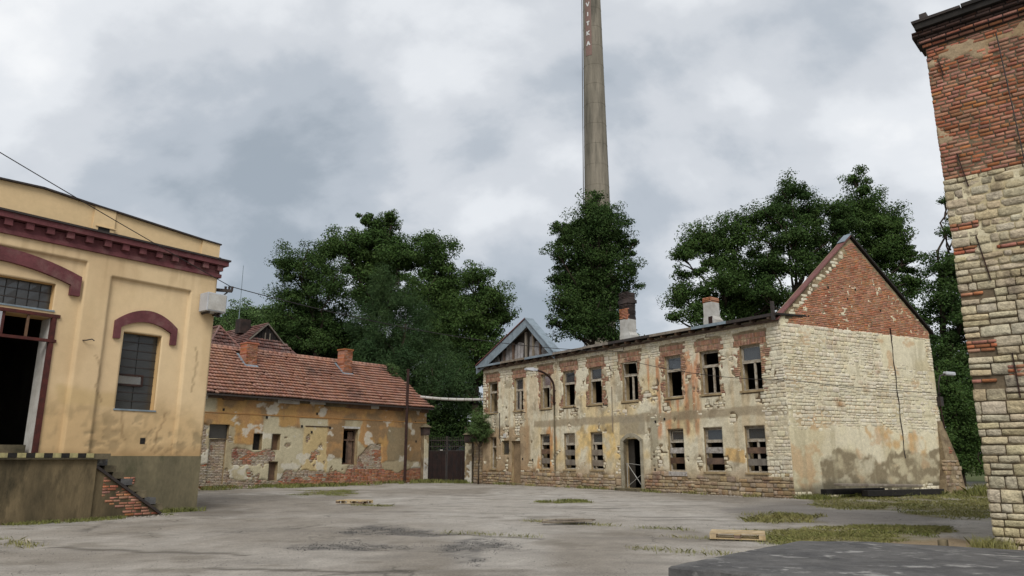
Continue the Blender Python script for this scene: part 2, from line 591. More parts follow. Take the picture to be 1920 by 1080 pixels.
def pieces(name, stuff, parent, rects, kind, mat, cap=300, depth=0.10, seed=1, score=None):
    """rects of (cx, cz, w, h, proud): the largest become parts of their own, the rest one joined part"""
    if not rects:
        return
    rng = random.Random(seed)
    units = STONES if kind == 'stone' else BRICKS
    rects = sorted(rects, key=score or (lambda r: -r[2] * r[3]))
    for r in rects[:cap]:
        i = rng.randrange(len(units))
        o = bpy.data.objects.new(name, unit_mesh(kind, i, mat))
        o.location = (r[0], -r[4], r[1])
        o.scale = (r[2] * rng.choice((-1, 1)), depth, r[3] * rng.choice((-1, 1)))
        o.rotation_euler = (0, rng.uniform(-0.04, 0.04) * (kind == 'stone') + rng.uniform(-0.015, 0.015), rng.uniform(-0.025, 0.025))
        link(o, parent)
    rest = rects[cap:]
    if rest:
        Vs, Fs, n = [], {}, 0
        for r in rest:
            V, F = units[rng.randrange(len(units))]
            a = rng.uniform(-0.04, 0.04) if kind == 'stone' else rng.uniform(-0.02, 0.02)
            W = V * np.array([r[2] * rng.choice((-1, 1)), depth, r[3] * rng.choice((-1, 1))])
            x = W[:, 0] * math.cos(a) - W[:, 2] * math.sin(a)
            z = W[:, 0] * math.sin(a) + W[:, 2] * math.cos(a)
            Vs.append(np.stack([x + r[0], W[:, 1] - r[4], z + r[1]], 1))
            for f in F:
                Fs.setdefault(f.shape[1], []).append(f + n)
            n += len(V)
        me = mesh_arrays(stuff, np.concatenate(Vs), [np.concatenate(v) for v in Fs.values()], mat)
        obj(stuff, me, parent, 'stuff')


def clip_open(x0, x1, z0, z1, opens):
    for a, b, c, d in opens:
        ox = min(x1, b) - max(x0, a)
        oz = min(z1, d) - max(z0, c)
        if ox <= 0 or oz <= 0:
            continue
        if oz < 0.45 * (z1 - z0):
            if z0 < c:
                z1 = c
            else:
                z0 = d
        elif x0 < a:
            x1 = a
        elif x1 > b:
            x0 = b
        else:
            return None
        if x1 - x0 < 0.06 or z1 - z0 < 0.035:
            return None
    return x0, x1, z0, z1


def courses(x0, x1, z0, z1, h, w, seed, opens=(), ok=None, gap=0.014, proud=(0.0, 0.03), bond=False):
    rng = random.Random(seed)
    out = []
    z = z0
    row = 0
    while z < z1 - 0.03:
        hh = min(rng.uniform(*h), z1 - z)
        x = x0 - (rng.uniform(0, w[1]) if not bond else (w[0] / 2 if row % 2 else 0) + rng.uniform(0, 0.02))
        while x < x1:
            ww = rng.uniform(*w)
            a, b = max(x, x0), min(x + ww, x1)
            x += ww
            if b - a < 0.05:
                continue
            c = clip_open(a + gap / 2, b - gap / 2, z + gap / 2, z + hh - gap / 2, opens)
            if c is None:
                continue
            a, b, c0, c1 = c
            r = ((a + b) / 2, (c0 + c1) / 2, b - a, c1 - c0, rng.uniform(*proud))
            if ok is None or ok(r):
                out.append(r)
        z += hh
        row += 1
    return out


def rubble(x0, x1, z0, z1, h, w, seed, opens=(), ok=None, gap=0.012, proud=(0.0, 0.03)):
    """rough rubble: courses that change height every metre or two"""
    rng = random.Random(seed * 7 + 1)
    out, z, k = [], z0, 0
    while z < z1 - 0.05:
        H = min(rng.uniform(0.55, 1.1), z1 - z)
        if z1 - z - H < 0.25:
            H = z1 - z
        x = x0
        while x < x1 - 0.05:
            W = min(rng.uniform(0.9, 2.2), x1 - x)
            if x1 - x - W < 0.4:
                W = x1 - x
            n = max(1, int(round(H / rng.uniform(*h))))
            hs = [rng.uniform(0.65, 1.35) for _ in range(n)]
            t = sum(hs)
            zz = z
            for q in hs:
                k += 1
                q = q * H / t
                j = rng.uniform(-0.05, 0.05)
                out += courses(x + (j if x > x0 else 0), x + W + (j if x + W < x1 else 0), zz, zz + q, (q, q), w, seed + k, opens, ok, gap, proud)
                zz += q
            x += W
        z += H
    return out


def wall_core(name, parent, x0, x1, z0, z1, opens, thick, mat, rmat, rz=0.0, gable=None, y0=0.0):
    xs = sorted({x0, x1, *[o[0] for o in opens], *[o[1] for o in opens]})
    zs = sorted({z0, z1, *[o[2] for o in opens], *[o[3] for o in opens]})
    xs = [x for x in xs if x0 <= x <= x1]
    zs = [z for z in zs if z0 <= z <= z1]
    V, F, MI = [], [], []

    def q(pts, mi):
        n = len(V)
        V.extend(pts)
        F.append(tuple(range(n, n + len(pts))))
        MI.append(mi)
    solid = {}
    for i in range(len(xs) - 1):
        for j in range(len(zs) - 1):
            cx, cz = (xs[i] + xs[i + 1]) / 2, (zs[j] + zs[j + 1]) / 2
            solid[i, j] = not any(a < cx < b and c < cz < d for a, b, c, d in opens)
    y1 = y0 + thick
    for (i, j), s in solid.items():
        if not s:
            continue
        a, b, c, d = xs[i], xs[i + 1], zs[j], zs[j + 1]
        q([(a, y0, c), (b, y0, c), (b, y0, d), (a, y0, d)], 0)
        q([(a, y1, c), (a, y1, d), (b, y1, d), (b, y1, c)], 1)
        if not solid.get((i - 1, j), False):
            q([(a, y0, c), (a, y0, d), (a, y1, d), (a, y1, c)], 1 if i > 0 else 0)
        if not solid.get((i + 1, j), False):
            q([(b, y0, c), (b, y1, c), (b, y1, d), (b, y0, d)], 1 if i < len(xs) - 2 else 0)
        if not solid.get((i, j - 1), False):
            q([(a, y0, c), (a, y1, c), (b, y1, c), (b, y0, c)], 1)
        if not solid.get((i, j + 1), False):
            q([(a, y0, d), (b, y0, d), (b, y1, d), (a, y1, d)], 1)
    if gable:
        g = [(x0, z1)] + gable + [(x1, z1)]
        q([(x, y0, z) for x, z in g], 0)
        q([(x, y1, z) for x, z in g[::-1]], 0)
        for (xa, za), (xb, zb) in zip(g[:-1], g[1:]):
            q([(xa, y0, za), (xb, y0, zb), (xb, y1, zb), (xa, y1, za)], 0)
    me = bpy.data.meshes.new(name)
    me.from_pydata(V, [], F)
    me.materials.append(mat)
    me.materials.append(rmat)
    me.polygons.foreach_set('material_index', MI)
    o = obj(name, me, parent)
    o.rotation_euler = (0, 0, rz)
    return o


def plaster(name, parent, x0, x1, z0, z1, opens, level, color, mat, res, extra_x=(), extra_z=(), warp=None, back=0.03, minl=-0.014, kind=None):
    def axis(a, b, fixed):
        fixed = sorted({f for f in fixed if a <= f <= b} | {a, b})
        pts = []
        for p, q in zip(fixed[:-1], fixed[1:]):
            n = max(1, int(round((q - p) / res)))
            pts += list(np.linspace(p, q, n, endpoint=False))
        return np.array(pts + [fixed[-1]])
    xs = axis(x0, x1, [o[0] for o in opens] + [o[1] for o in opens] + list(extra_x))
    zs = axis(z0, z1, [o[2] for o in opens] + [o[3] for o in opens] + list(extra_z))
    X, Z = np.meshgrid(xs, zs)
    if warp:
        Z = warp(X, Z)
    Lv = level(X, Z) + (fbm(X * 9, Z * 9, 77, 3) - 0.5) * 0.006
    ny, nx = X.shape
    V = np.stack([X, -Lv, Z], -1).reshape(-1, 3)
    cx, cz = (X[:-1, :-1] + X[1:, 1:]) / 2, (Z[:-1, :-1] + Z[1:, 1:]) / 2
    mask = np.ones(cx.shape, bool)
    for a, b, c, d in opens:
        mask &= ~((cx > a) & (cx < b) & (cz > c) & (cz < d))
    mx = np.maximum.reduce([Lv[:-1, :-1], Lv[1:, :-1], Lv[:-1, 1:], Lv[1:, 1:]])
    mask &= mx > minl
    I = np.arange(ny * nx).reshape(ny, nx)
    a, b, c, d = I[:-1, :-1], I[:-1, 1:], I[1:, 1:], I[1:, :-1]
    Q = np.stack([a[mask], b[mask], c[mask], d[mask]], 1)
    Cc = color(X, Z).reshape(-1, 3)
    # thickness at the borders
    pad = np.pad(mask, 1)
    core = pad[1:-1, 1:-1]
    sides = []
    for e0, e1, nb in ((a, b, pad[:-2, 1:-1]), (c, d, pad[2:, 1:-1]), (d, a, pad[1:-1, :-2]), (b, c, pad[1:-1, 2:])):
        m = core & ~nb
        sides.append(np.stack([e0[m], e1[m]], 1))
    sides = np.concatenate(sides)
    n0 = len(V)
    used, inv = np.unique(sides, return_inverse=True)
    inv = inv.reshape(sides.shape)
    Bk = V[used].copy()
    Bk[:, 1] = back
    V = np.concatenate([V, Bk])
    Cc = np.concatenate([Cc, Cc[used]])
    S = np.stack([sides[:, 1], sides[:, 0], inv[:, 0] + n0, inv[:, 1] + n0], 1)
    F = np.concatenate([Q, S])
    keep = np.unique(F)
    rm = np.zeros(len(V), np.int64)
    rm[keep] = np.arange(len(keep))
    me = mesh_arrays(name, V[keep], [rm[F]], mat)
    at = me.color_attributes.new('Col', 'FLOAT_COLOR', 'POINT')
    rgba = np.ones((len(keep), 4), np.float32)
    rgba[:, :3] = Cc[keep]
    at.data.foreach_set('color', rgba.ravel())
    return obj(name, me, parent, kind)


def bmask(X, Z, x0, x1, z0, z1, soft=0.1, seed=5, amp=0.35, sc=1.6):
    wx = X + (fbm(X * sc, Z * sc, seed, 4) - 0.5) * 2 * amp
    wz = Z + (fbm(X * sc + 40, Z * sc, seed + 3, 4) - 0.5) * 2 * amp
    return sst(x0 - soft, x0 + soft, wx) * (1 - sst(x1 - soft, x1 + soft, wx)) * sst(z0 - soft, z0 + soft, wz) * (1 - sst(z1 - soft, z1 + soft, wz))


def mixa(c, d, m):
    return c * (1 - m[..., None]) + np.asarray(d) * m[..., None]


# ------------------------------------------------------------------ ground
def inpoly(x, y, poly):
    r = np.zeros(x.shape, bool)
    n = len(poly)
    for i in range(n):
        (x1, y1), (x2, y2) = poly[i], poly[(i + 1) % n]
        if y1 == y2:
            continue
        c = ((y1 > y) != (y2 > y)) & (x < (x2 - x1) * (y - y1) / (y2 - y1) + x1)
        r ^= c
    return r


GRASS2 = [(5.17, 16.18), (6.51, 17.99), (8.47, 18.98), (10.55, 18.26), (8.54, 16.18), (6.44, 14.53), (4.95, 14.89)]
GRASS1 = [(6.77, 22.76), (7.95, 23.21), (8.66, 21.93), (7.44, 19.76), (6.17, 20.09)]
LAWN = [(10.6, 27.2), (12.4, 30.6), (20.0, 34.4), (26, 37), (30, 36), (24, 26), (13.0, 19.8), (11.9, 20.8), (12.2, 24.6), (10.5, 24.9)]
PATCH3 = [(0.93, 29.55), (2.8, 29.55), (2.58, 27.82), (0.98, 27.82)]
PATCHC = [(-11.1, 39.4), (-8.3, 39.4), (-7.1, 33.8), (-9.3, 33.8)]
DARKS = [[(-4.13, 17.72), (-3.25, 19.44), (-2.0, 17.99), (-1.06, 16.97), (-2.09, 16.74), (-3.72, 16.74)],
         [(-4.06, 14.89), (-3.43, 15.46), (-1.94, 14.71), (-2.72, 14.03), (-3.79, 14.03)],
         [(-1.31, 15.17), (-0.68, 16.4), (0.1, 14.71), (-0.73, 13.13), (-1.17, 14.03)],
         [(-1.01, 12.78), (-0.63, 13.13), (-0.51, 12.33), (-0.94, 12.33)]]


def soft_poly(X, Y, poly, amp, sc, seed, blur=0.0):
    acc = 0.0
    for k, (dx, dy) in enumerate(((0, 0), (1, 0), (-1, 0), (0, 1), (0, -1))):
        wx = X + (fbm(X * sc, Y * sc, seed, 4) - 0.5) * 2 * amp + dx * blur
        wy = Y + (fbm(X * sc + 31, Y * sc, seed + 7, 4) - 0.5) * 2 * amp + dy * blur * 1.5
        acc = acc + inpoly(wx, wy, poly)
    return acc / 5.0


def gz(X, Y):
    """gentle unevenness of the yard"""
    return (fbm(X * 0.12, Y * 0.12, 3, 3) - 0.5) * 0.10 + (fbm(X * 0.9, Y * 0.9, 9, 3) - 0.5) * 0.02 - 0.01


def build_ground():
    def ax(fine0, fine1, step, far0, far1):
        mid = np.arange(fine0, fine1, step)
        lo = fine0 - np.geomspace(step, fine0 - far0, 26)[::-1]
        hi = fine1 + np.geomspace(step, far1 - fine1, 26)
        return np.concatenate([lo, mid, hi])
    xs = ax(-17, 18, 0.11, -900, 900)
    ys = ax(8.5, 54, 0.14, -60, 1500)
    X, Y = np.meshgrid(xs, ys)
    fade = 1 - sst(60, 120, np.hypot(X, Y))
    Zg = gz(X, Y) * fade
    base = lin(178, 171, 161, 0.8)
    C = np.broadcast_to(base, X.shape + (3,)).copy()
    big = fbm(X * 0.22, Y * 0.16, 11, 5)
    C = mixa(C, lin(154, 146, 135, 0.8), sst(0.45, 0.68, big))
    C = mixa(C, lin(188, 182, 173, 0.8), sst(0.52, 0.7, fbm(X * 0.35, Y * 0.2, 41, 4)) * 0.7)
    band = fbm(X * 0.5, Y * 1.6, 23, 4)
    C = mixa(C, lin(138, 132, 124, 0.8), sst(0.56, 0.72, band) * 0.5)
    C = C * (0.86 + 0.28 * vnoise(X * 7.0, Y * 5.0, 29) * vnoise(X * 2.1, Y * 1.5, 33) + 0.10 * (vnoise(X * 9, Y * 7, 35) - 0.5))[..., None]
    C = mixa(C, lin(120, 112, 100, 0.8), sst(0.62, 0.74, fbm(X * 1.3, Y * 2.0, 57, 5)) * 0.5)
    # worn through to the dark stone bed
    dark = np.zeros(X.shape)
    for i, p in enumerate(DARKS):
        m = soft_poly(X, Y, p, 0.55, 1.5, 90 + i * 5, 0.12)
        sp = sst(0.36, 0.5, fbm(X * 6, Y * 4, 70 + i, 4))
        dark = np.maximum(dark, m * (0.25 + 0.75 * sp))
    C = mixa(C, lin(88, 86, 84, 0.8), dark * 0.72)
    Zg -= dark * 0.012
    # darker strips by the hall and by the gable
    C = mixa(C, lin(104, 96, 86, 0.8), soft_poly(X, Y, [(-12.1, 28.8), (-9.4, 26.5), (-7.8, 23.4), (-8.3, 21.6), (-9.8, 22.2)], 0.5, 1.1, 130, 0.3) * 0.6)
    C = mixa(C, lin(128, 122, 116, 0.8), soft_poly(X, Y, [(7.0, 25.5), (11.6, 29.8), (10.3, 25), (12.3, 23.6), (12, 20.5), (9.2, 18.6), (6.5, 20)], 0.6, 0.8, 140, 0.4) * 0.75)
    C = mixa(C, lin(148, 122, 92, 0.8), soft_poly(X, Y, [(-2, 48.6), (-1.2, 47.8), (12.0, 29.6), (12.3, 30.6)], 0.3, 1.2, 150, 0.25) * 0.7)
    C = mixa(C, lin(140, 118, 84, 0.8), soft_poly(X, Y, [(7.6, 13.8), (7.4, 15.4), (9.4, 16.4), (9.6, 13.8)], 0.3, 1.6, 155, 0.2) * 0.8)
    # soil under the grass
    green = np.zeros(X.shape)
    for i, p in enumerate((GRASS2, GRASS1, LAWN, PATCH3, PATCHC)):
        green = np.maximum(green, soft_poly(X, Y, p, 0.8, 1.0, 160 + i * 3, 0.3) * (0.4 + 0.6 * sst(0.4, 0.55, fbm(X * 1.6, Y * 1.3, 180 + i, 4))))
    C = mixa(C, lin(112, 104, 66, 0.8), green * 0.85)
    cy = (X + 6.0) * 0.766 - (Y - 51.5) * 0.643
    beh = sst(0.0, 1.0, -((X + 6.0) * 0.766 - (Y - 51.5) * 0.643)) * (X < -1) + sst(50.5, 53, Y) * (X >= -5)
    strip = (1 - sst(0.3, 1.6, cy + (fbm(X * 1.4, Y * 1.4, 199, 3) - 0.5) * 1.2)) * (X < -3) * (Y > 28)
    C = mixa(C, lin(108, 100, 70, 0.8), np.clip(strip, 0, 1) * 0.8)
    out = np.clip(beh + sst(24, 30, X - Y * 0.1) + (1 - sst(-26, -20, X)), 0, 1)
    C = mixa(C, lin(84, 92, 50, 0.8), out)
    # cracks
    for k, (a0, b0, a1, b1) in enumerate(((-4.5, 11.75, -1.5, 11.5), (-2.4, 17.4, 0.6, 16.2), (-8.5, 14.2, -4.6, 13.2), (3.2, 22, 6.4, 21.2), (-0.5, 26, 3.5, 25.2))):
        t = np.clip(((X - a0) * (a1 - a0) + (Y - b0) * (b1 - b0)) / ((a1 - a0) ** 2 + (b1 - b0) ** 2), 0, 1)
        px, py = a0 + t * (a1 - a0), b0 + t * (b1 - b0) + (fbm(X * 1.1, X * 0 + k, 300 + k, 4) - 0.5) * 0.9
        d = np.hypot(X - px, Y - py)
        C = mixa(C, lin(84, 78, 70, 0.8), (1 - sst(0.03, 0.17, d)) * 0.75)
    ny, nx = X.shape
    I = np.arange(ny * nx).reshape(ny, nx)
    Q = np.stack([I[:-1, :-1].ravel(), I[:-1, 1:].ravel(), I[1:, 1:].ravel(), I[1:, :-1].ravel()], 1)
    m = pmat('worn_yard', (0, 0, 0), attr=True, mottle=0.10, fscale=5, speck=0.38, sscale=30, bump=0.8, bscale=50, rough=0.95, spec=0.15, bdist=0.015)
    N, L = m.node_tree.nodes, m.node_tree.links
    bs = N['Principled BSDF']
    src = bs.inputs['Base Color'].links[0].from_socket
    geo = N.new('ShaderNodeNewGeometry')

    def node(t, **kw):
        n = N.new(t)
        for k, v in kw.items():
            n.inputs[k].default_value = v
        return n
    wob = node('ShaderNodeTexNoise', Scale=1.1, Detail=5.0)
    L.new(geo.outputs['Position'], wob.inputs['Vector'])
    add = N.new('ShaderNodeVectorMath')
    add.operation = 'MULTIPLY_ADD'
    add.inputs[1].default_value = (1.6, 1.6, 0)
    L.new(wob.outputs['Color'], add.inputs[0])
    L.new(geo.outputs['Position'], add.inputs[2])
    vo = node('ShaderNodeTexVoronoi', Scale=0.33)
    vo.feature = 'DISTANCE_TO_EDGE'
    L.new(add.outputs[0], vo.inputs['Vector'])
    r1 = node('ShaderNodeMapRange')
    r1.inputs[1].default_value, r1.inputs[2].default_value, r1.inputs[3].default_value, r1.inputs[4].default_value = 0.001, 0.011, 1.0, 0.0
    L.new(vo.outputs['Distance'], r1.inputs[0])
    msk = node('ShaderNodeTexNoise', Scale=0.35, Detail=3.0)
    L.new(geo.outputs['Position'], msk.inputs['Vector'])
    r2 = node('ShaderNodeMapRange')
    r2.inputs[1].default_value, r2.inputs[2].default_value, r2.inputs[3].default_value, r2.inputs[4].default_value = 0.46, 0.56, 0.0, 0.62
    L.new(msk.outputs['Fac'], r2.inputs[0])
    mu = N.new('ShaderNodeMath')
    mu.operation = 'MULTIPLY'
    L.new(r1.outputs[0], mu.inputs[0])
    L.new(r2.outputs[0], mu.inputs[1])
    mx = N.new('ShaderNodeMix')
    mx.data_type = 'RGBA'
    L.new(mu.outputs[0], mx.inputs['Factor'])
    L.new(src, mx.inputs['A'])
    mx.inputs['B'].default_value = (0.07, 0.065, 0.055, 1)
    L.new(mx.outputs['Result'], bs.inputs['Base Color'])
    me = mesh_arrays('ground', np.stack([X, Y, Zg], -1).reshape(-1, 3), [Q], m, smooth=True)
    at = me.color_attributes.new('Col', 'FLOAT_COLOR', 'POINT')
    rgba = np.ones((ny * nx, 4), np.float32)
    rgba[:, :3] = C.reshape(-1, 3)
    at.data.foreach_set('color', rgba.ravel())
    obj('ground', me, None, 'structure')


build_ground()


# ------------------------------------------------------------------ the two storey house
def window(parent, x0, x1, z0, z1, y=0.13, transom=None, mullion=None, panes=(), boards=(), sill=True, fw=0.055, fm=None, sillz=0.0):
    fm = fm or M_frame
    m = MB()
    m.box(x0, x0 + fw, y, y + 0.08, z0, z1)
    m.box(x1 - fw, x1, y, y + 0.08, z0, z1)
    m.box(x0 + fw, x1 - fw, y + 0.003, y + 0.078, z1 - fw, z1)
    m.box(x0 + fw, x1 - fw, y + 0.003, y + 0.078, z0, z0 + fw)
    w = m.build('window', fm, parent)
    if transom:
        MB().box(x0 + fw, x1 - fw, y - 0.025, y + 0.075, transom - 0.045, transom + 0.045).build('transom', fm, w)
    if mullion:
        top = (transom - 0.045) if transom else z1 - fw
        MB().box(mullion - 0.045, mullion + 0.045, y - 0.01, y + 0.06, z0 + fw, top).build('mullion', fm, w)
    for (a, b, c, d, g) in panes:
        s = MB()
        t = 0.035
        s.box(a, a + t, y + 0.01, y + 0.05, c, d).box(b - t, b, y + 0.01, y + 0.05, c, d)
        s.box(a + t, b - t, y + 0.012, y + 0.048, c, c + t).box(a + t, b - t, y + 0.012, y + 0.048, d - t, d)
        s.build('sash', fm, w)
        if g:
            MB().box(a + t, b - t, y + 0.028, y + 0.033, c + t, d - t).build('pane', g, w)
    rng = random.Random(int(abs(x0) * 100 + z0 * 10))
    for (c, d, mt) in boards:
        t = rng.uniform(-0.03, 0.03)
        bm = MB().add([(x0 - 0.0 + 0.01, y - 0.05, c), (x1 - 0.01, y - 0.05, c + t), (x1 - 0.01, y - 0.05, d + t * 0.7), (x0 + 0.01, y - 0.05, d),
                       (x0 + 0.01, y - 0.022, c), (x1 - 0.01, y - 0.022, c + t), (x1 - 0.01, y - 0.022, d + t * 0.7), (x0 + 0.01, y - 0.022, d)],
                      [(0, 1, 2, 3), (7, 6, 5, 4), (0, 4, 5, 1), (1, 5, 6, 2), (2, 6, 7, 3), (3, 7, 4, 0)])
        bm.build('board', mt, w)
    if sill:
        MB().box(x0 - 0.07, x1 + 0.07, -0.09, y, z0 - 0.09 + sillz, z0 + sillz - 0.004, 0.008, rng).build('sill', M_reveal, w)
    return w


def build_house():
    B = thing('derelict_house', 'long two-storey cream house with peeling plaster, exposed stone and a tall brick gable', 'house',
              (11.427, 30.70, 0), R(-54))
    WU = [(-22.1, -21.06), (-19.19, -18.25), (-16.5, -15.57), (-14.42, -13.4), (-12.19, -11.17), (-9.59, -8.47), (-6.61, -5.57), (-4.41, -3.33), (-2.16, -1.08)]
    WL = [(-16.58, -15.67), (-14.41, -13.45), (-12.17, -11.2), (-6.6, -5.61), (-4.42, -3.36), (-2.17, -1.14)]
    up = [(a, b, 4.48, 6.47) for a, b in WU]
    lo = [(a, b, 1.0, 2.95) for a, b in WL]
    door = (-9.64, -8.42, 0.12, 2.55)
    small = (-20.47, -19.72, 1.8, 2.65)
    niche = (-19.47, -18.54, 0.10, 2.63)
    L1 = (-21.78, -21.1, 0.95, 2.9)
    opens = up + lo + [door, small, niche, L1]
    XL, ZT = -22.7, 7.5
    wall = wall_core('front_wall', B, XL, 0, -0.1, ZT, opens, 0.5, M_mortar, M_reveal)

    def jamb(X, Z, grow):
        m = np.zeros(np.shape(X))
        n = fbm(np.asarray(X) * 2.6, np.asarray(Z) * 2.6, 19, 3) - 0.5
        for i, (a, b, c, d) in enumerate(up):
            g = grow + n * 0.9 + (0.14 if i in (2, 4, 6) else 0.0) - (0.10 if i in (1,) else 0)
            s = sst(-0.05, 0.05, g - np.maximum(a - X, X - b)) * ((Z > c - 0.12) & (Z < d + 0.05))
            l = sst(-0.05, 0.05, 0.30 + n * 0.25 - np.maximum(a - X, X - b)) * ((Z > d - 0.05) & (Z < d + 0.62 + n * 0.2))
            m = np.maximum(m, np.maximum(s, l))
        return m

    def level(X, Z):
        n1 = fbm(X * 0.8, Z * 0.8, 61, 5)
        n2 = fbm(X * 2.2, Z * 2.2, 67, 4)
        L = 0.034 + (n1 - 0.5) * 0.035 + (n2 - 0.5) * 0.02
        # thin limewash over the stones at the right end and above the windows
        thin = np.maximum(sst(-1.3, -0.9, X) , sst(6.25, 6.6, Z + (n1 - 0.5) * 0.8))
        L = L * (1 - thin) + (0.012 + (n2 - 0.5) * 0.035) * thin
        bare = (1 - sst(-0.10, 0.06, Z - (0.78 + (n1 - 0.5) * 0.9)))
        bare = np.maximum(bare, jamb(X, Z, 0.0))
        bare = np.maximum(bare, 1 - sst(-22.15, -21.95, X + (n2 - 0.5) * 0.5) if False else (X + (n2 - 0.5) * 0.7 < -22.1) * (Z > 3.2) * 1.0)
        bare = np.maximum(bare, sst(0.62, 0.655, n1) * (Z > 2.9) * sst(0.44, 0.54, n2))
        bare = np.maximum(bare, sst(0.68, 0.70, fbm(X * 1.5, Z * 1.5, 83, 4)))
        return L * (1 - bare) - 0.05 * bare

    def color(X, Z):
        C = np.broadcast_to(lin(214, 206, 182, KP), X.shape + (3,)).copy()
        n = fbm(X * 0.7, Z * 0.7, 201, 5)
        C = mixa(C, lin(202, 191, 164, KP), sst(0.4, 0.65, n))
        C = mixa(C, lin(216, 186, 124, KP), sst(0.50, 0.66, fbm(X * 0.9, Z * 0.6, 207, 4)) * bmask(X, Z, -17, -4.5, 1.0, 5.2, 0.5, 8, 0.6, 0.9) * 0.5)
        C = mixa(C, lin(218, 182, 108, KP), bmask(X, Z, -13.5, -9.8, 1.7, 3.3, 0.25, 12, 0.7, 1.4) * sst(0.42, 0.56, fbm(X * 1.5, Z * 1.2, 211, 4)) * 0.7)
        C = mixa(C, lin(206, 166, 100, KP), bmask(X, Z, -3.25, -2.25, 1.4, 2.0, 0.06, 15, 0.12, 2.0) * 0.8)
        st = fbm(X * 3.4, Z * 0.28, 215, 4)
        C = mixa(C, lin(192, 130, 88, KP), sst(0.55, 0.66, st) * bmask(X, Z, -8.0, -4.3, 2.6, 6.6, 0.3, 18, 0.4, 1.0) * 0.8)
        C = mixa(C, lin(196, 140, 86, KP), sst(0.52, 0.64, fbm(X * 2.4, Z * 0.4, 219, 4)) * bmask(X, Z, -18.0, -15.0, 0.8, 6.6, 0.3, 21, 0.4, 1.0) * 0.85)
        C = mixa(C, lin(190, 164, 126, KP), sst(0.56, 0.68, fbm(X * 3.0, Z * 0.35, 223, 4)) * 0.4)
        C = mixa(C, lin(156, 142, 118, KP), bmask(X, Z, -17.2, 0.2, 3.36, 3.78, 0.05, 25, 0.10, 1.6) * 0.85)
        C = mixa(C, lin(150, 140, 120, KP), bmask(X, Z, -9.9, -8.1, 2.75, 3.7, 0.06, 27, 0.08, 1.6) * 0.8)
        C = mixa(C, lin(152, 144, 122, KP), bmask(X, Z, -7.75, -7.2, 1.0, 3.6, 0.06, 29, 0.10, 1.6) * 0.8)
        C = mixa(C, lin(162, 138, 108, KP), bmask(X, Z, -23.0, -17.5, 0.0, 3.45, 0.12, 31, 0.25, 1.2) * 0.85)
        C = mixa(C, lin(150, 118, 84, KP), (1 - sst(0.6, 1.5, Z + (n - 0.5) * 0.9)) * 0.6)
        C = mixa(C, lin(120, 104, 82, KP), sst(0.60, 0.72, fbm(X * 1.8, Z * 1.3, 229, 5)) * 0.5)
        run = fbm(X * 6.5, Z * 0.35, 233, 3)
        for i, (a, b, c, d) in enumerate(up + lo):
            ln = 0.7 + 0.5 * ((i * 37) % 5) / 4
            m = sst(a - 0.12, a + 0.05, X) * (1 - sst(b - 0.05, b + 0.12, X)) * (Z < c - 0.06) * sst(c - ln, c - 0.1, Z)
            C = mixa(C, lin(126, 104, 78, KP), m * sst(0.42, 0.62, run) * 0.4)
        C = mixa(C, lin(118, 100, 78, KP), sst(6.6, 7.5, Z + (run - 0.5) * 1.6) * 0.25)
        C = mixa(C, lin(150, 138, 112, KP), sst(0.50, 0.66, fbm(X * 5, Z * 5, 237, 4)) * 0.30)
        return C
    plaster('plaster', wall, XL, 0.03, 0.0, ZT - 0.02, opens + [(-23, 1, -1, 0.02)], level, color, M_plaster, 0.055)

    def visible(r):
        return level(np.array(r[0]), np.array(r[1])) < 0.026

    def is_jamb(r):
        return jamb(np.array(r[0]), np.array(r[1]), 0.26) > 0.4
    st = rubble(XL, 0.03, 0.78, 7.45, (0.11, 0.19), (0.14, 0.42), 5, opens, lambda r: visible(r) and not is_jamb(r), proud=(0.012, 0.030))
    pieces('stone', 'stone_rubble', wall, st, 'stone', M_stone, 300, 0.10, 3, score=lambda r: -r[2] * r[3] / (30 - r[0]) ** 2)
    sp = rubble(XL, 0.03, 0.0, 0.98, (0.12, 0.24), (0.14, 0.55), 6, opens, visible, proud=(0.005, 0.055))
    pieces('plinth_stone', 'plinth_rubble', wall, sp, 'stone', M_stone_plinth, 300, 0.12, 4)
    lint = []
    for a, b, c, d in up:
        for (za, zb) in ((d + 0.01, d + 0.27), (d + 0.285, d + 0.52)):
            x = a - 0.26
            while x < b + 0.26:
                r = (x + 0.04, (za + zb) / 2, 0.072, zb - za, random.Random(int(x * 99 + zb * 7)).uniform(0.0, 0.02))
                if zb < ZT - 0.1 and visible(r):
                    lint.append(r)
                x += 0.082
    br = courses(XL, 0.0, 4.3, 6.6, (0.082, 0.086), (0.22, 0.28), 9, opens, lambda r: is_jamb(r) and visible(r), gap=0.012, proud=(0.0, 0.025), bond=True)
    pieces('brick', 'brickwork', wall, br + lint, 'brick', M_brick_win, 300, 0.09, 7, score=lambda r: r[0] * -1)

    gs, gd = M_glass_sky, M_glass
    cfg = [dict(transom=5.78, panes=[(-21.98, -21.2, 5.84, 6.4, None)]),
           dict(transom=5.72, panes=[(-19.12, -18.32, 5.77, 6.4, gd), (-19.1, -18.8, 4.55, 5.66, gd)], mullion=-18.72),
           dict(transom=5.72, panes=[(-16.43, -15.64, 5.78, 6.4, gs)], mullion=-15.8),
           dict(transom=5.75, panes=[(-14.35, -13.47, 5.8, 6.4, gd)]),
           dict(transom=5.75, panes=[(-12.12, -11.24, 5.8, 6.4, gd)]),
           dict(transom=5.78, mullion=-8.95),
           dict(transom=5.75, panes=[(-6.54, -5.64, 5.8, 6.4, gd)]),
           dict(transom=5.75, panes=[(-4.34, -3.4, 5.8, 6.4, None)], mullion=-3.75),
           dict(transom=5.72, panes=[(-2.09, -1.15, 5.78, 6.4, gs if False else gd)], mullion=-1.5)]
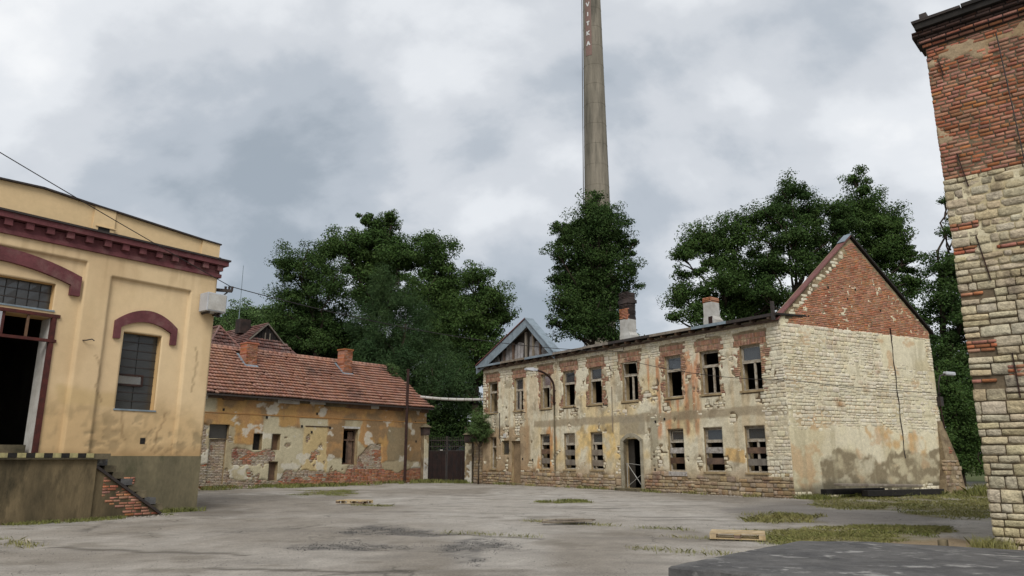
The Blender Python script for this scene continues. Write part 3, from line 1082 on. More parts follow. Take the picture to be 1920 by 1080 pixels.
    for (a, b, c, d), k in zip(up, cfg):
        w = window(B, a, b, c, d, y=0.14, **k)
        if k.get('mullion') == -8.95:
            t = MB().box(-0.5, 0.5, 0, 0.04, -0.03, 0.0).box(-0.5, 0.5, 0, 0.04, 0.56, 0.59).box(-0.5, -0.46, 0, 0.04, 0, 0.56).box(0.46, 0.5, 0, 0.04, 0, 0.56)
            s = t.build('sash', M_frame, w)
            s.location, s.rotation_euler = (-9.03, 0.10, 5.86), (0.22, 0.06, 0)
    bb, bw, bg = M_woodbrown, M_woodwhite, M_wood
    lcfg = [dict(transom=2.40, panes=[(-16.52, -15.73, 2.45, 2.89, gd)], boards=[(1.83, 2.1, bb), (1.3, 1.6, bg)]),
            dict(transom=2.35, panes=[(-14.35, -13.51, 2.4, 2.89, gs)], boards=[(1.75, 2.05, bg), (1.22, 1.52, bg)]),
            dict(transom=2.35, panes=[(-12.1, -11.27, 2.4, 2.89, gd)], boards=[(1.74, 2.03, bg), (1.2, 1.5, bg)], mullion=-11.9),
            dict(transom=2.36, panes=[(-6.45, -5.68, 2.42, 2.85, gd)], boards=[(1.82, 2.08, bw), (1.34, 1.62, bb)], sill=False),
            dict(transom=2.33, panes=[(-4.34, -3.44, 2.38, 2.88, gd)], boards=[(1.82, 2.08, bw), (1.32, 1.6, bb)]),
            dict(transom=2.33, panes=[(-2.1, -1.21, 2.38, 2.88, gd)], boards=[(1.8, 2.05, bb), (1.28, 1.56, bg)], mullion=-1.62)]
    for (a, b, c, d), k in zip(lo, lcfg):
        window(B, a, b, c, d, y=0.12, **k)
    window(B, *L1, y=0.15, transom=2.3)
    window(B, *small, y=0.12, sill=False, panes=[(-20.4, -19.79, 1.87, 2.58, M_glass_dark)], fw=0.05, fm=M_concrete)
    MB().box(-6.62, -5.5, -0.06, 0.12, 0.78, 0.985).build('stone_block', M_woodwhite, B)
    # bricked up doorway and its step
    nw = MB().box(niche[0] + 0.002, niche[1] - 0.002, 0.16, 0.3, 0.1, 2.628).build('blocked_door', pmat('brown_render', lin(160, 136, 106, K), lin(132, 112, 86, K), scale=2, mottle=0.3), B)
    MB().box(niche[0] - 0.1, niche[1] + 0.1, -0.35, 0.16, -0.05, 0.095).build('step', M_concrete, B)
    # arched doorway
    arch = MB()
    n = 10
    cx, hw = (door[0] + door[1]) / 2, (door[1] - door[0]) / 2
    inner = [(cx - hw + 2 * hw * i / n, 2.42 + 0.24 * (1 - (2 * i / n - 1) ** 2)) for i in range(n + 1)]
    outer = [(cx - (hw + 0.17) + 2 * (hw + 0.17) * i / n, 2.50 + 0.34 * (1 - (2 * i / n - 1) ** 2)) for i in range(n + 1)]
    for i in range(n):
        arch.prism([inner[i], inner[i + 1], outer[i + 1], outer[i]], -0.09, 0.2)
    arch.box(cx - hw - 0.17, cx - hw, -0.09, 0.2, 0.05, 2.49).box(cx + hw, cx + hw + 0.17, -0.09, 0.2, 0.05, 2.49)
    ds = arch.build('door_surround', pmat('grey_stone_surround', lin(176, 168, 148, K), lin(146, 138, 118, K), scale=3, mottle=0.25, bump=0.4), B)
    MB().box(door[0] - 0.25, door[1] + 0.25, -0.5, 0.3, -0.05, 0.11, 0.01, random.Random(3)).build('doorstep', M_concrete, B)
    MB().box(door[0], door[0] + 0.42, 0.32, 0.36, 0.12, 2.5).build('door', M_inside, B)
    tp = MB()
    for p, q in (((-9.55, 0.05, 1.35), (-8.45, 0.03, 1.25)), ((-9.5, 0.05, 1.35), (-8.5, 0.05, 0.25)), ((-9.5, 0.05, 0.2), (-8.5, 0.05, 0.8)), ((-9.5, 0.05, 1.35), (-9.5, 0.05, 0.15))):
        tp.bar(p, q, 0.035, 0.012)
    tp.build('barrier_tape', M_white, B)
    # wall clutter
    for x, z in ((-7.35, 3.35), (-6.75, 3.45), (-7.5, 1.05), (-18.3, 1.55), (-17.3, 1.5)):
        MB().box(x - 0.05, x + 0.05, -0.045, 0.05, z - 0.06, z + 0.06).build('vent_hole', M_black, B)
    MB().box(-20.3, -20.02, -0.07, -0.02, 2.85, 3.1).build('wall_plaque', M_white, B)
    MB().tube([(-20.7, -0.07, 2.8), (-20.7, -0.07, 4.4), (-20.9, -0.2, 4.45), (-21.1, -0.25, 4.42)], 0.025, 6).build('conduit', M_darkmetal, B)
    for x in (-18.0, -13.1, -10.7):
        MB().tube([(x, 0.0, 4.3), (x, -0.35, 4.32), (x + 0.05, -0.4, 4.42)], 0.03, 6).build('insulator_hook', M_darkmetal, B)
    MB().tube([(-10.35, -0.06, 2.9), (-10.35, -0.06, 5.3)], 0.02, 6).build('conduit', M_wood, B)

    # ---- gable end wall
    TOP = [(-0.02, 7.45), (4.98, 11.70), (10.05, 7.62)]
    g = wall_core('gable_wall', B, 0.0, 10.0, -0.1, 7.45, [], 0.5, M_mortar, M_mortar, R(81), gable=[(4.98, 11.68), (10.0, 7.6)])

    def top(x):
        return np.where(x < 4.98, 7.45 + (x - 0) / 4.98 * 4.23, 11.68 - (x - 4.98) / 5.02 * 4.08)

    def glevel(X, Z):
        n1 = fbm(X * 0.7, Z * 0.9, 301, 5)
        n2 = fbm(X * 2.0, Z * 2.4, 307, 4)
        L = 0.012 + (n1 - 0.5) * 0.035 + (n2 - 0.5) * 0.03
        sm = 1 - sst(2.3, 3.1, Z + (n1 - 0.5) * 1.6)
        L = L * (1 - sm) + sm * (0.036 + (n1 - 0.5) * 0.012)
        upm = sst(6.8, 7.1, Z + (n2 - 0.5) * 0.3) * sst(5.0, 6.2, X)
        L = np.maximum(L, 0.03 * bmask(X, Z, 6.2, 9.6, 5.6, 7.2, 0.2, 33, 0.4, 1.1))
        brick = sst(-0.05, 0.05, Z - (7.22 + (n2 - 0.5) * 0.12)) * sst(0.3, 0.4, X)
        bare = brick * (1 - sst(0.655, 0.675, 0.35 * fbm(X * 1.2, Z * 1.6, 311, 3) + 0.65 * fbm(X * 6, Z * 9, 313, 3)))
        L = L * (1 - bare) - 0.05 * bare
        L = np.where((brick > 0.5) & (bare < 0.5), 0.018, L)
        low = 1 - sst(-0.04, 0.04, Z - (0.35 + (n1 - 0.5) * 0.9))
        return L * (1 - low * 0.6)

    def gcolor(X, Z):
        n = fbm(X * 0.6, Z * 0.7, 321, 5)
        C = np.broadcast_to(lin(213, 204, 178, KP), X.shape + (3,)).copy()
        C = mixa(C, lin(197, 185, 153, KP), sst(0.42, 0.66, n))
        C = mixa(C, lin(214, 204, 172, KP), sst(0.5, 0.7, fbm(X * 0.9, Z * 0.5, 327, 4)) * 0.7)
        C = mixa(C, lin(184, 140, 96, KP), sst(0.58, 0.68, fbm(X * 1.3, Z * 1.6, 331, 4)) * 0.5)
        C = mixa(C, lin(194, 158, 108, KP), bmask(X, Z, 4.8, 8.6, 1.7, 2.8, 0.2, 35, 0.6, 1.2) * sst(0.45, 0.6, fbm(X * 1.4, Z * 1.4, 333, 3)) * 0.8)
        C = mixa(C, lin(138, 126, 102, KP), bmask(X, Z, 1.9, 10.3, -1, 1.65, 0.05, 37, 0.75, 1.1) * (0.35 + 0.65 * sst(0.36, 0.56, fbm(X * 2.2, Z * 3.0, 39, 5))))
        C = mixa(C, lin(92, 88, 74, KP), (1 - sst(0.35, 0.8, Z + (n - 0.5) * 1.0)) * 0.75)
        C = mixa(C, lin(166, 156, 128, KP), sst(0.6, 0.7, fbm(X * 2.8, Z * 0.35, 337, 4)) * 0.4)
        C = mixa(C, lin(150, 138, 110, KP), (1 - sst(0.0, 0.10, np.abs(Z - 3.55 - (n - 0.5) * 0.1))) * 0.6)
        return C

    def warp(X, Z):
        t = (Z - 7.45) / (11.7 - 7.45)
        return np.where(Z > 7.45, 7.45 + t * (top(X) - 7.47), Z)
    plaster('plaster', g, 0.0, 10.0, 0.0, 11.7, [], glevel, gcolor, M_plaster, 0.055, extra_z=[7.45], warp=warp)

    def inside(r):
        return all(r[1] + r[3] / 2 < float(top(np.array(r[0] + s * r[2] / 2))) - 0.02 for s in (-1, 1)) if r[1] > 7.2 else True

    def gvis(r):
        return float(glevel(np.array(r[0]), np.array(r[1]))) < 0.026
    gsn = rubble(-0.02, 10.02, 0.0, 7.25, (0.11, 0.19), (0.14, 0.45), 11, [], lambda r: gvis(r), proud=(0.012, 0.028))
    edge = courses(-0.02, 10.0, 7.25, 11.4, (0.14, 0.22), (0.2, 0.4), 12, [], lambda r: inside(r) and r[0] < 4.6 and float(top(np.array(r[0]))) - r[1] < 0.5, proud=(0.0, 0.02))
    pieces('stone', 'stone_rubble', g, gsn, 'stone', M_stone, 300, 0.10, 13)
    pieces('edge_stone', 'edge_rubble', g, edge, 'stone', M_stone, 300, 0.10, 14)
    gb = courses(0.3, 10.0, 7.2, 11.7, (0.082, 0.088), (0.24, 0.29), 15, [], lambda r: inside(r) and (r[0] > 4.6 or float(top(np.array(r[0]))) - r[1] > 0.5), gap=0.014, proud=(0.0, 0.02), bond=True)
    pieces('brick', 'brickwork', g, gb, 'brick', M_brick, 300, 0.08, 16, score=lambda r: r[0])
    # iron strap and loose wire down the gable
    MB().bar((7.1, -0.05, 7.55), (7.1, -0.05, 6.95), 0.06, 0.02).build('wall_bar', M_rust, g)
    MB().tube([(7.08 + 0.03 * math.sin(i * 1.7), -0.055, 7.0 - i * 0.36) for i in range(16)], 0.022, 5).build('conductor', M_darkmetal, g)
    for x, z in ((4.4, 8.7), (6.6, 8.35), (3.2, 9.1), (5.0, 9.2)):
        MB().box(x - 0.04, x + 0.04, -0.03, 0.05, z - 0.05, z + 0.05).build('putlog_hole', M_black, g)
    # coping: remains of the roof along both slopes
    c = MB()
    c.add([(-0.2, -0.10, 7.33), (4.98, -0.10, 11.74), (4.98, 0.26, 11.74), (-0.2, 0.26, 7.33), (-0.2, -0.10, 7.40), (4.98, -0.10, 11.82), (4.98, 0.26, 11.82), (-0.2, 0.26, 7.40)],
          [(0, 1, 2, 3), (7, 6, 5, 4), (0, 4, 5, 1), (1, 5, 6, 2), (2, 6, 7, 3), (3, 7, 4, 0)])
    c.build('roof_strip', M_redsheet, g)
    c = MB()
    c.add([(4.985, -0.13, 11.74), (10.2, -0.13, 7.50), (10.2, 0.6, 7.50), (4.985, 0.6, 11.74), (4.985, -0.13, 11.87), (10.2, -0.13, 7.61), (10.2, 0.6, 7.61), (4.985, 0.6, 11.87)],
          [(0, 1, 2, 3), (7, 6, 5, 4), (0, 4, 5, 1), (1, 5, 6, 2), (2, 6, 7, 3), (3, 7, 4, 0)])
    c.build('roof_strip', M_black, g)
    MB().bar((4.45, 0.08, 11.41), (5.0, 0.08, 11.87), 0.40, 0.04, up=(0, 0, 1)).build('ridge_cap', M_zinc, g)
    # buttress
    b = MB()
    b.add([(9.2, -0.35, 0), (10.75, -0.35, 0), (10.75, 0.9, 0), (9.2, 0.9, 0), (9.75, -0.05, 3.3), (10.05, -0.05, 3.3), (10.05, 0.8, 3.3), (9.75, 0.8, 3.3),
           (9.55, -0.30, 1.55), (10.5, -0.30, 1.55), (10.5, 0.85, 1.55), (9.55, 0.85, 1.55)],
          [(0, 1, 9, 8), (1, 2, 10, 9), (2, 3, 11, 10), (3, 0, 8, 11), (8, 9, 5, 4), (9, 10, 6, 5), (10, 11, 7, 6), (11, 8, 4, 7), (4, 5, 6, 7)])
    bt = b.build('buttress', M_mortar, g)
    bs_ = []
    for r in courses(9.4, 10.6, 0.0, 1.5, (0.12, 0.22), (0.18, 0.4), 18, [], None, proud=(0.30, 0.37)):
        if r[0] < 10.75 - r[1] * 0.17:
            bs_.append(r)
    pieces('stone', 'stone_rubble', bt, bs_, 'stone', M_stone_plinth, 300, 0.12, 19)
    pieces('brick', 'brickwork', bt, [r for r in courses(9.75, 10.35, 1.3, 2.1, (0.08, 0.085), (0.2, 0.26), 20, [], None, proud=(0.2, 0.26))], 'brick', M_brick, 300, 0.2, 21)
    # other walls, floor, flat remains of the roof
    o = MB().box(XL, XL + 0.45, 0.5, 10.0, -0.1, 7.45).build('side_wall', M_mortar, B)
    MB().box(XL, 1.0, 9.5, 9.8, -0.1, 7.45).build('rear_wall', M_mortar, B)
    MB().box(XL + 0.46, -0.6, 0.52, 9.58, 3.35, 3.6).build('floor', M_inside, B)
    MB().box(XL + 0.46, 0.0, 4.2, 4.4, 0.0, 3.34).build('inner_wall', M_inside, B)
    MB().box(XL + 0.46, 0.0, 4.2, 4.4, 3.61, 7.4).build('inner_wall', M_inside, B)
    roof = MB().add([(XL - 0.3, -0.42, 7.52), (0.12, -0.42, 7.52), (0.9, 10.0, 8.0), (XL - 0.3, 10.0, 8.0), (XL - 0.3, -0.42, 7.60), (0.12, -0.42, 7.60), (0.9, 10.0, 8.1), (XL - 0.3, 10.0, 8.1)],
                    [(0, 3, 2, 1), (4, 5, 6, 7), (0, 1, 5, 4), (1, 2, 6, 5), (2, 3, 7, 6), (3, 0, 4, 7)]).build('roof', M_black, B)
    rng = random.Random(8)
    x = XL - 0.1
    while x < 0.0:
        MB().box(x, x + 0.11, -0.40, 0.2, 7.40, 7.515).build('rafter_end', M_woodbrown, roof)
        x += rng.uniform(0.8, 0.95)
    x = XL - 0.3
    while x < 0.1:
        l = min(rng.uniform(1.8, 3.4), 0.12 - x)
        dz = rng.uniform(-0.02, 0.015)
        MB().box(x + 0.01, x + l - 0.01, -0.45, -0.425, 7.49 + dz, 7.62 + dz).build('eave_board', rng.choice((M_zinc, M_wood, M_darkmetal, M_wood)), roof)
        x += l
    MB().box(XL, 0.0, -0.12, -0.04, 7.30, 7.395).build('eave_beam', M_woodbrown, roof)
    MB().box(-0.06, 0.06, -0.5, -0.38, 7.3, 8.1).build('downpipe_stub', M_darkmetal, roof)

    # roof chimneys
    def chimney(x0, x1, xs, z0, z1, y0, soot):
        d = x1 - x0
        c = MB().box(x0, x1, y0, y0 + 0.7, z0, z0 + 0.75).build('chimney', M_white, roof)
        MB().add([(x0, y0, z0 + 0.75), (x1, y0, z0 + 0.75), (x1, y0 + .7, z0 + .75), (x0, y0 + .7, z0 + .75),
                  (x0 + 0.02, y0 + .03, z0 + 0.95), (xs, y0 + .03, z0 + 0.95), (xs, y0 + .62, z0 + .95), (x0 + 0.02, y0 + .62, z0 + .95)],
                 [(0, 1, 5, 4), (1, 2, 6, 5), (2, 3, 7, 6), (3, 0, 4, 7)]).build('shoulder', M_white, c)
        zp = z0 + (z1 - z0) * (0.52 if soot else 0.86)
        MB().box(x0 + 0.02, xs, y0 + 0.03, y0 + 0.62, z0 + 0.95, zp).build('rendered_shaft', M_white, c)
        MB().box(x0 + 0.06, xs - 0.04, y0 + 0.07, y0 + 0.58, zp, z1 - 0.05).build('brick_core', M_mortar, c)
        rb = courses(x0, xs, zp - 0.55, z1, (0.08, 0.085), (0.2, 0.27), 33, [], lambda r: r[1] > zp or fbm(r[0] * 3, r[1] * 3, 5, 3) > 0.58, gap=0.014, proud=(0.0, 0.03), bond=True)
        lowb = [r for r in rb if r[1] < z1 - (0.95 if soot else 0)]
        topb = [r for r in rb if r[1] >= z1 - (0.95 if soot else 0)]
        for nm, lst, mt in (('brick', lowb, M_brick), ('sooty_brick', topb, M_soot)):
            n0 = len(COL.objects)
            pieces(nm, nm + 'work', c, [(a, b, w, h, p - y0 - 0.03) for a, b, w, h, p in lst], 'brick', mt, 300, 0.12, 35)
        # sides
        sides = MB()
        z = zp
        while z < z1 - 0.03:
            sides.box(xs - 0.05, xs + rng.uniform(-0.02, 0.02), y0 + 0.04, y0 + 0.62, z + 0.006, z + 0.076)
            sides.box(x0 - rng.uniform(-0.02, 0.02), x0 + 0.07, y0 + 0.04, y0 + 0.62, z + 0.006, z + 0.076)
            z += 0.085
        sides.build('brick_side', M_brick if not soot else M_soot, c, 'stuff')
        return c
    c1 = chimney(-11.2, -10.38, -10.5, 7.5, 10.75, 1.5, True)
    MB().box(-11.24, -10.46, 1.5, 2.2, 10.1, 10.3, 0.02, rng).build('collar', M_soot, c1)
    for x in (-11.1, -10.72):
        MB().box(x, x + 0.28, 1.485, 1.6, 7.72, 7.92).build('soot_door', M_black, c1)
    c2 = chimney(-5.28, -4.6, -4.74, 7.5, 9.42, 1.5, False)
    MB().box(-4.95, -4.72, 1.485, 1.6, 7.95, 8.42).build('soot_door', M_rust, c2)

    # front gable at the far end: timber frame, torn sheeting and zinc verge
    gb0 = MB()
    F0, FA, F1 = (-23.2, 7.62), (-17.62, 10.05), (-14.85, 7.62)
    fg = MB().prism([(-23.0, 7.64), (-17.62, 10.0), (-14.95, 7.64)], 0.2, 0.26).build('front_gable', M_inside, B)

    def along(p, q, t):
        return (p[0] + (q[0] - p[0]) * t, p[1] + (q[1] - p[1]) * t)
    for (p, q, wdt) in ((F0, FA, 0.62), (F1, FA, 0.45)):
        nseg = 4
        for i in range(nseg):
            a, b = along(p, q, i / nseg + 0.003), along(p, q, (i + 1) / nseg - 0.003)
            if q is FA and i == nseg - 1:
                b = FA
            MB().prism([a, b, (b[0], b[1] - wdt * (0.9 if i == nseg - 1 else 1)), (a[0], max(a[1] - wdt, 7.0 if i == 0 else 7.6) if i else a[1] - wdt * 0.85)], -0.28 - 0.004 * (i % 2), -0.22).build('verge_sheet', M_zinc, fg)
        MB().add([(p[0], -0.35, p[1] + 0.02), (q[0], -0.35, q[1] + 0.02), (q[0], 0.3, q[1] + 0.02), (p[0], 0.3, p[1] + 0.02),
                  (p[0], -0.35, p[1] + 0.08), (q[0], -0.35, q[1] + 0.08), (q[0], 0.3, q[1] + 0.08), (p[0], 0.3, p[1] + 0.08)],
                 [(0, 1, 2, 3), (7, 6, 5, 4), (0, 4, 5, 1), (1, 5, 6, 2), (2, 6, 7, 3), (3, 7, 4, 0)]).build('roof_strip', M_redsheet if p is F0 else M_zinc, fg)
    MB().bar((-22.7, 0.0, 7.66), (-17.75, 0.0, 9.6), 0.1, 0.14).build('rafter', M_wood, fg)
    MB().bar((-15.1, 0.0, 7.66), (-17.5, 0.0, 9.6), 0.1, 0.14).build('rafter', M_woodbrown, fg)
    for x, h in ((-18.05, 9.3), (-17.3, 9.35), (-16.6, 8.7), (-19.4, 8.8), (-20.4, 8.4)):
        MB().box(x - 0.06, x + 0.06, 0.02, 0.14, 7.63, h).build('post', M_wood if h > 9 else M_woodbrown, fg)
    for (x, w, h, l) in ((-21.3, 0.7, 0.55, -0.2), (-20.5, 0.6, 0.8, 0.15), (-19.7, 0.8, 1.2, -0.1), (-18.9, 0.8, 1.15, 0.1), (-17.6, 0.35, 1.5, 0.12), (-16.9, 0.5, 1.0, -0.15), (-16.2, 0.5, 0.75, -0.2), (-15.7, 0.4, 0.5, -0.1)):
        cl = MB()
        n = 5
        for i in range(n):
            a, b = i / n, (i + 1) / n
            pa, pb = x - w / 2 + w * a, x - w / 2 + w * b
            ya, yb = 0.10 + 0.07 * ((i) % 2), 0.10 + 0.07 * ((i + 1) % 2)
            ha, hb = h * (1 - 0.25 * abs(a - 0.5)), h * (1 - 0.25 * abs(b - 0.5))
            cl.add([(pa, ya, 7.64), (pb, yb, 7.64), (pb + l, yb, 7.64 + hb), (pa + l, ya, 7.64 + ha), (pa, ya + .01, 7.64), (pb, yb + .01, 7.64), (pb + l, yb + .01, 7.64 + hb), (pa + l, ya + .01, 7.64 + ha)],
                   [(0, 1, 2, 3), (7, 6, 5, 4), (0, 4, 5, 1), (1, 5, 6, 2), (2, 6, 7, 3), (3, 7, 4, 0)])
        cl.build('torn_sheet', M_cloth, fg)
    # annexe behind the gate end
    MB().box(XL - 0.75, XL - 0.02, 0.6, 1.0, 3.0, 7.2).build('timber_lean_to', M_black, B)
    return B


M_soot = pmat('sooty_brick', lin(74, 58, 52, K), lin(46, 40, 38, K), scale=2, island=0.35, mottle=0.3)
build_house()


# ------------------------------------------------------------------ the yellow hall
M_yreveal = pmat('yellow_reveal', lin(216, 180, 128, 0.86), lin(206, 170, 118, 0.86), scale=1.5, mottle=0.08)


def build_hall():
    A = thing('factory_hall', 'ochre-yellow rendered hall with maroon cornice and arches at the left edge', 'hall', (-10.213, 24.394, 0), R(52.74))
    XL = -15.0
    door = (-8.35, -4.85, 1.72, 5.5)
    upw = (-8.35, -4.88, 5.72, 6.48)
    win = (-2.82, -1.63, 3.05, 5.38)
    opens = [door, upw, win]
    wall = wall_core('front_wall', A, XL, 0, -0.1, 8.3, opens, 0.6, M_concrete, M_yreveal)
    pil = [(-9.8, -8.95), (-4.15, -3.42), (-0.86, 0.02)]
    ptop = 7.08

    def damage(X, Z):
        return sst(0.60, 0.625, 0.6 * fbm(X * 1.4, Z * 1.8, 405, 4) + 0.4 * fbm(X * 5, Z * 6, 407, 4)) * (1 - sst(2.5, 3.5, Z))

    def level(X, Z):
        L = np.full(X.shape, 0.02)
        for a, b in pil:
            L = np.where((X >= a - 1e-4) & (X <= b + 1e-4), 0.115, L)
        t1 = np.where(X < -4.0, 7.3, 7.0)
        L = np.where(Z >= t1 - 1e-4, 0.115, L)
        n = fbm(X * 1.2, Z * 1.2, 401, 4)
        dmg = damage(X, Z)
        return L + (n - 0.5) * 0.01 - dmg * 0.014

    def color(X, Z):
        n = fbm(X * 0.5, Z * 0.5, 411, 4)
        C = np.broadcast_to(lin(229, 202, 160, 0.86), X.shape + (3,)).copy()
        C = mixa(C, lin(223, 195, 154, 0.86), sst(0.4, 0.65, n))
        low = 1 - sst(2.3, 3.6, Z + (fbm(X * 0.8, Z * 0.6, 415, 4) - 0.5) * 1.6)
        C = mixa(C, lin(196, 160, 108, 0.86), low * 0.5)
        C = mixa(C, lin(150, 132, 98, 0.86), low * sst(0.50, 0.66, 0.5 * fbm(X * 1.4, Z * 1.7, 417, 5) + 0.5 * fbm(X * 6, Z * 5, 421, 4)) * 0.4)
        C = mixa(C, lin(138, 124, 96, 0.86), damage(X, Z) * 0.5)
        C = mixa(C, lin(204, 176, 128, 0.86), bmask(X, Z, -4.4, -2.6, 3.1, 3.5, 0.1, 43, 0.25, 1.4) * 0.7)
        C = mixa(C, lin(150, 118, 78, 0.86), (1 - sst(1.66, 2.0, Z + (n - 0.5) * 0.5)) * 0.5)
        st = sst(0.54, 0.7, fbm(X * 5, Z * 0.4, 419, 3)) * sst(6.0, 7.6, Z) * 0.22
        C = mixa(C, lin(150, 118, 82, 0.86), st)
        C = mixa(C, lin(176, 146, 104, 0.86), sst(0.53, 0.68, fbm(X * 0.9, Z * 0.22, 423, 4)) * 0.25)
        for k, (xa, za, dx, ln) in enumerate(((-1.2, 3.0, -0.35, 1.2), (-3.6, 4.6, 0.3, 1.4), (-2.6, 3.0, 0.2, 0.9), (-0.5, 5.2, 0.1, 1.5))):
            t = np.clip((za - Z) / ln, 0, 1)
            d = np.abs(X - (xa + dx * t + (fbm(Z * 3 + k * 7, Z * 0, 430 + k, 4) - 0.5) * 0.35))
            C = mixa(C, lin(120, 96, 66, 0.86), (1 - sst(0.0, 0.06, d)) * ((Z < za) & (Z > za - ln)) * 0.5)
        return C
    ex = []
    for a, b in pil:
        ex += [a, a - 0.012, b, b + 0.012]
    plaster('render', wall, XL, 0.02, 1.62, 7.66, opens, level, color, M_yellow, 0.06, extra_x=[e for e in ex if e < 0.02],
            extra_z=[7.0, 7.0 - 0.012, 7.3, 7.3 - 0.012])
    # plinth
    MB().box(-4.1, 0.035, -0.135, 0.0, -0.05, 1.66).build('plinth', M_plinth, A)
    MB().box(XL, -4.1, -0.10, 0.0, -0.05, 1.60).build('plinth', M_plinth, A)
    MB().box(-1.95, -1.80, -0.03, 0.1, 2.02, 2.2).build('vent_hole', M_black, A)
    # cornice
    cor = MB().box(XL, 0.12, -0.20, 0.6, 7.62, 7.74).box(XL, 0.06, -0.16, 0.6, 7.743, 8.0).build('cornice', M_maroon, A)
    MB().box(XL, 0.26, -0.36, 0.8, 8.03, 8.19).build('corona', M_maroon, cor)
    MB().box(XL, 0.31, -0.41, 0.85, 8.193, 8.25).build('cap_sheet', M_darkmetal, cor)
    x = 0.10
    while x > XL:
        MB().box(x - 0.2, x, -0.30, -0.155, 7.84, 8.028).build('dentil', M_maroon, cor)
        x -= 0.53
    # parapet
    prof = [(XL, 9.15), (-6.65, 9.14), (-5.58, 9.19), (-4.1, 9.07), (-3.5, 9.03), (-0.6, 8.83), (0.03, 8.80)]
    par = MB().prism([(XL, 8.253)] + prof + [(0.03, 8.253)], 0.0, 0.35).build('parapet', pmat('parapet_render', lin(227, 198, 153, 0.86), lin(218, 190, 146, 0.86), scale=0.8, mottle=0.08, fscale=6), A)
    for a, b, za, zb in ((-4.12, -3.5, 9.09, 9.05), (-0.6, 0.045, 8.85, 8.82)):
        MB().prism([(a, 8.254), (a, za), (b, zb), (b, 8.254)], -0.06, -0.001).build('parapet_pier', MATS['parapet_render'], par)
    for (p, q) in zip(prof[:-1], prof[1:]):
        MB().bar((p[0], 0.14, p[1] + 0.02), (q[0] + (0.02 if q[0] < 0 else 0.05), 0.14, q[1] + 0.02), 0.5, 0.045).build('coping', M_darkmetal, par)
    MB().box(-3.97, -3.63, -0.065, 0.0, 8.3, 8.45).build('vent_hole', M_black, par)
    MB().box(-4.05, -3.45, -0.1, -0.06, 8.455, 8.485).build('drip_ledge', MATS['parapet_render'], par)
    MB().box(0.05, 0.22, 0.1, 0.4, 8.26, 8.42).build('gutter_end', M_zinc, par)

    # arched mouldings
    def arch(xl, xr, fw, zf, zco, zao, zci, zai, y0, y1):
        m = MB()
        n = 16
        xc = (xl + xr) / 2
        o = [(xl + (xr - xl) * i / n, zco + (zao - zco) * (1 - (2 * i / n - 1) ** 2)) for i in range(n + 1)]
        a, b = xl + fw, xr - fw
        inn = [(a + (b - a) * i / n, zci + (zai - zci) * (1 - (2 * i / n - 1) ** 2)) for i in range(n + 1)]
        for i in range(n):
            m.prism([inn[i], inn[i + 1], o[i + 1], o[i]], y0, y1)
        m.prism([(xl, zf), (a, zf), inn[0], o[0]], y0, y1)
        m.prism([(b, zf), (xr, zf), o[-1], inn[-1]], y0, y1)
        return m.build('arch_moulding', M_maroon, A)
    arch(-8.95, -4.25, 0.27, 6.22, 6.80, 7.26, 6.52, 6.88, -0.135, 0.0)
    arch(-3.14, -1.18, 0.19, 5.14, 5.68, 6.12, 5.50, 5.75, -0.11, 0.0)

    # wired glass windows
    def gridwin(x0, x1, z0, z1, rows, cols, y=0.22):
        w = MB().box(x0, x1, y + 0.03, y + 0.05, z0, z1).build('window', M_inside, A)
        for i in range(rows):
            for j in range(cols):
                a, b = x0 + (x1 - x0) * j / cols, x0 + (x1 - x0) * (j + 1) / cols
                c, d = z0 + (z1 - z0) * i / rows, z0 + (z1 - z0) * (i + 1) / rows
                rr = random.Random(i * 31 + j).uniform(-0.006, 0.006)
                MB().add([(a + .012, y + rr, c + .014), (b - .012, y - rr, c + .014), (b - .012, y + rr, d - .014), (a + .012, y - rr, d - .014),
                          (a + .012, y + .02, c + .014), (b - .012, y + .02, c + .014), (b - .012, y + .02, d - .014), (a + .012, y + .02, d - .014)],
                         [(0, 1, 2, 3), (7, 6, 5, 4), (0, 4, 5, 1), (1, 5, 6, 2), (2, 6, 7, 3), (3, 7, 4, 0)]).build('pane', M_glass_dark, w)
        br = MB()
        for i in range(1, rows):
            z = z0 + (z1 - z0) * i / rows
            br.box(x0, x1, y - 0.012, y + 0.03, z - 0.012, z + 0.012)
        br.build('glazing_bar', M_darkmetal, w)
        MB().box(x0 - 0.04, x1 + 0.06, -0.05, y, z0 - 0.05, z0 - 0.002).build('sill', M_zinc, w)
        return w
    w = gridwin(*win, 9, 2)
    f = MB()
    for a, b, c, d in ((-2.80, -2.74, 3.76, 4.12), (-2.04, -1.98, 3.76, 4.12), (-2.74, -2.04, 3.76, 3.82), (-2.74, -2.04, 4.06, 4.12)):
        f.box(a, b, 0.15, 0.21, c, d)
    f.build('vent_frame', M_rust, w)
    MB().box(-2.74, -2.04, 0.17, 0.18, 3.82, 4.06).build('vent_pane', M_glass_sky, w)
    gridwin(*upw, 3, 12)
    # doorway
    d = MB().box(-4.86, -4.74, -0.07, 0.06, 1.74, 5.5).box(-8.5, -4.66, -0.075, 0.05, 5.505, 5.60).build('door_frame', M_maroon_frame, A)
    MB().box(-8.35, -4.68, -0.08, 0.03, 4.80, 4.88).build('transom', M_maroon_frame, d)
    for x in (-5.45, -6.05, -7.2):
        MB().box(x - 0.03, x + 0.03, -0.04, 0.02, 4.88, 5.5).build('mullion', M_woodbrown if x > -6 else M_maroon_frame, d)
    MB().box(-7.17, -6.08, -0.02, -0.01, 4.88, 5.5).build('pane', M_glass_sky, d)
    MB().box(-6.45, -6.15, 0.75, 0.85, 1.72, 3.9).build('door_leaf', M_woodbrown, d)
    MB().box(-5.75, -5.0, 0.1, 0.5, 1.722, 1.95).build('threshold_block', M_concrete, d)
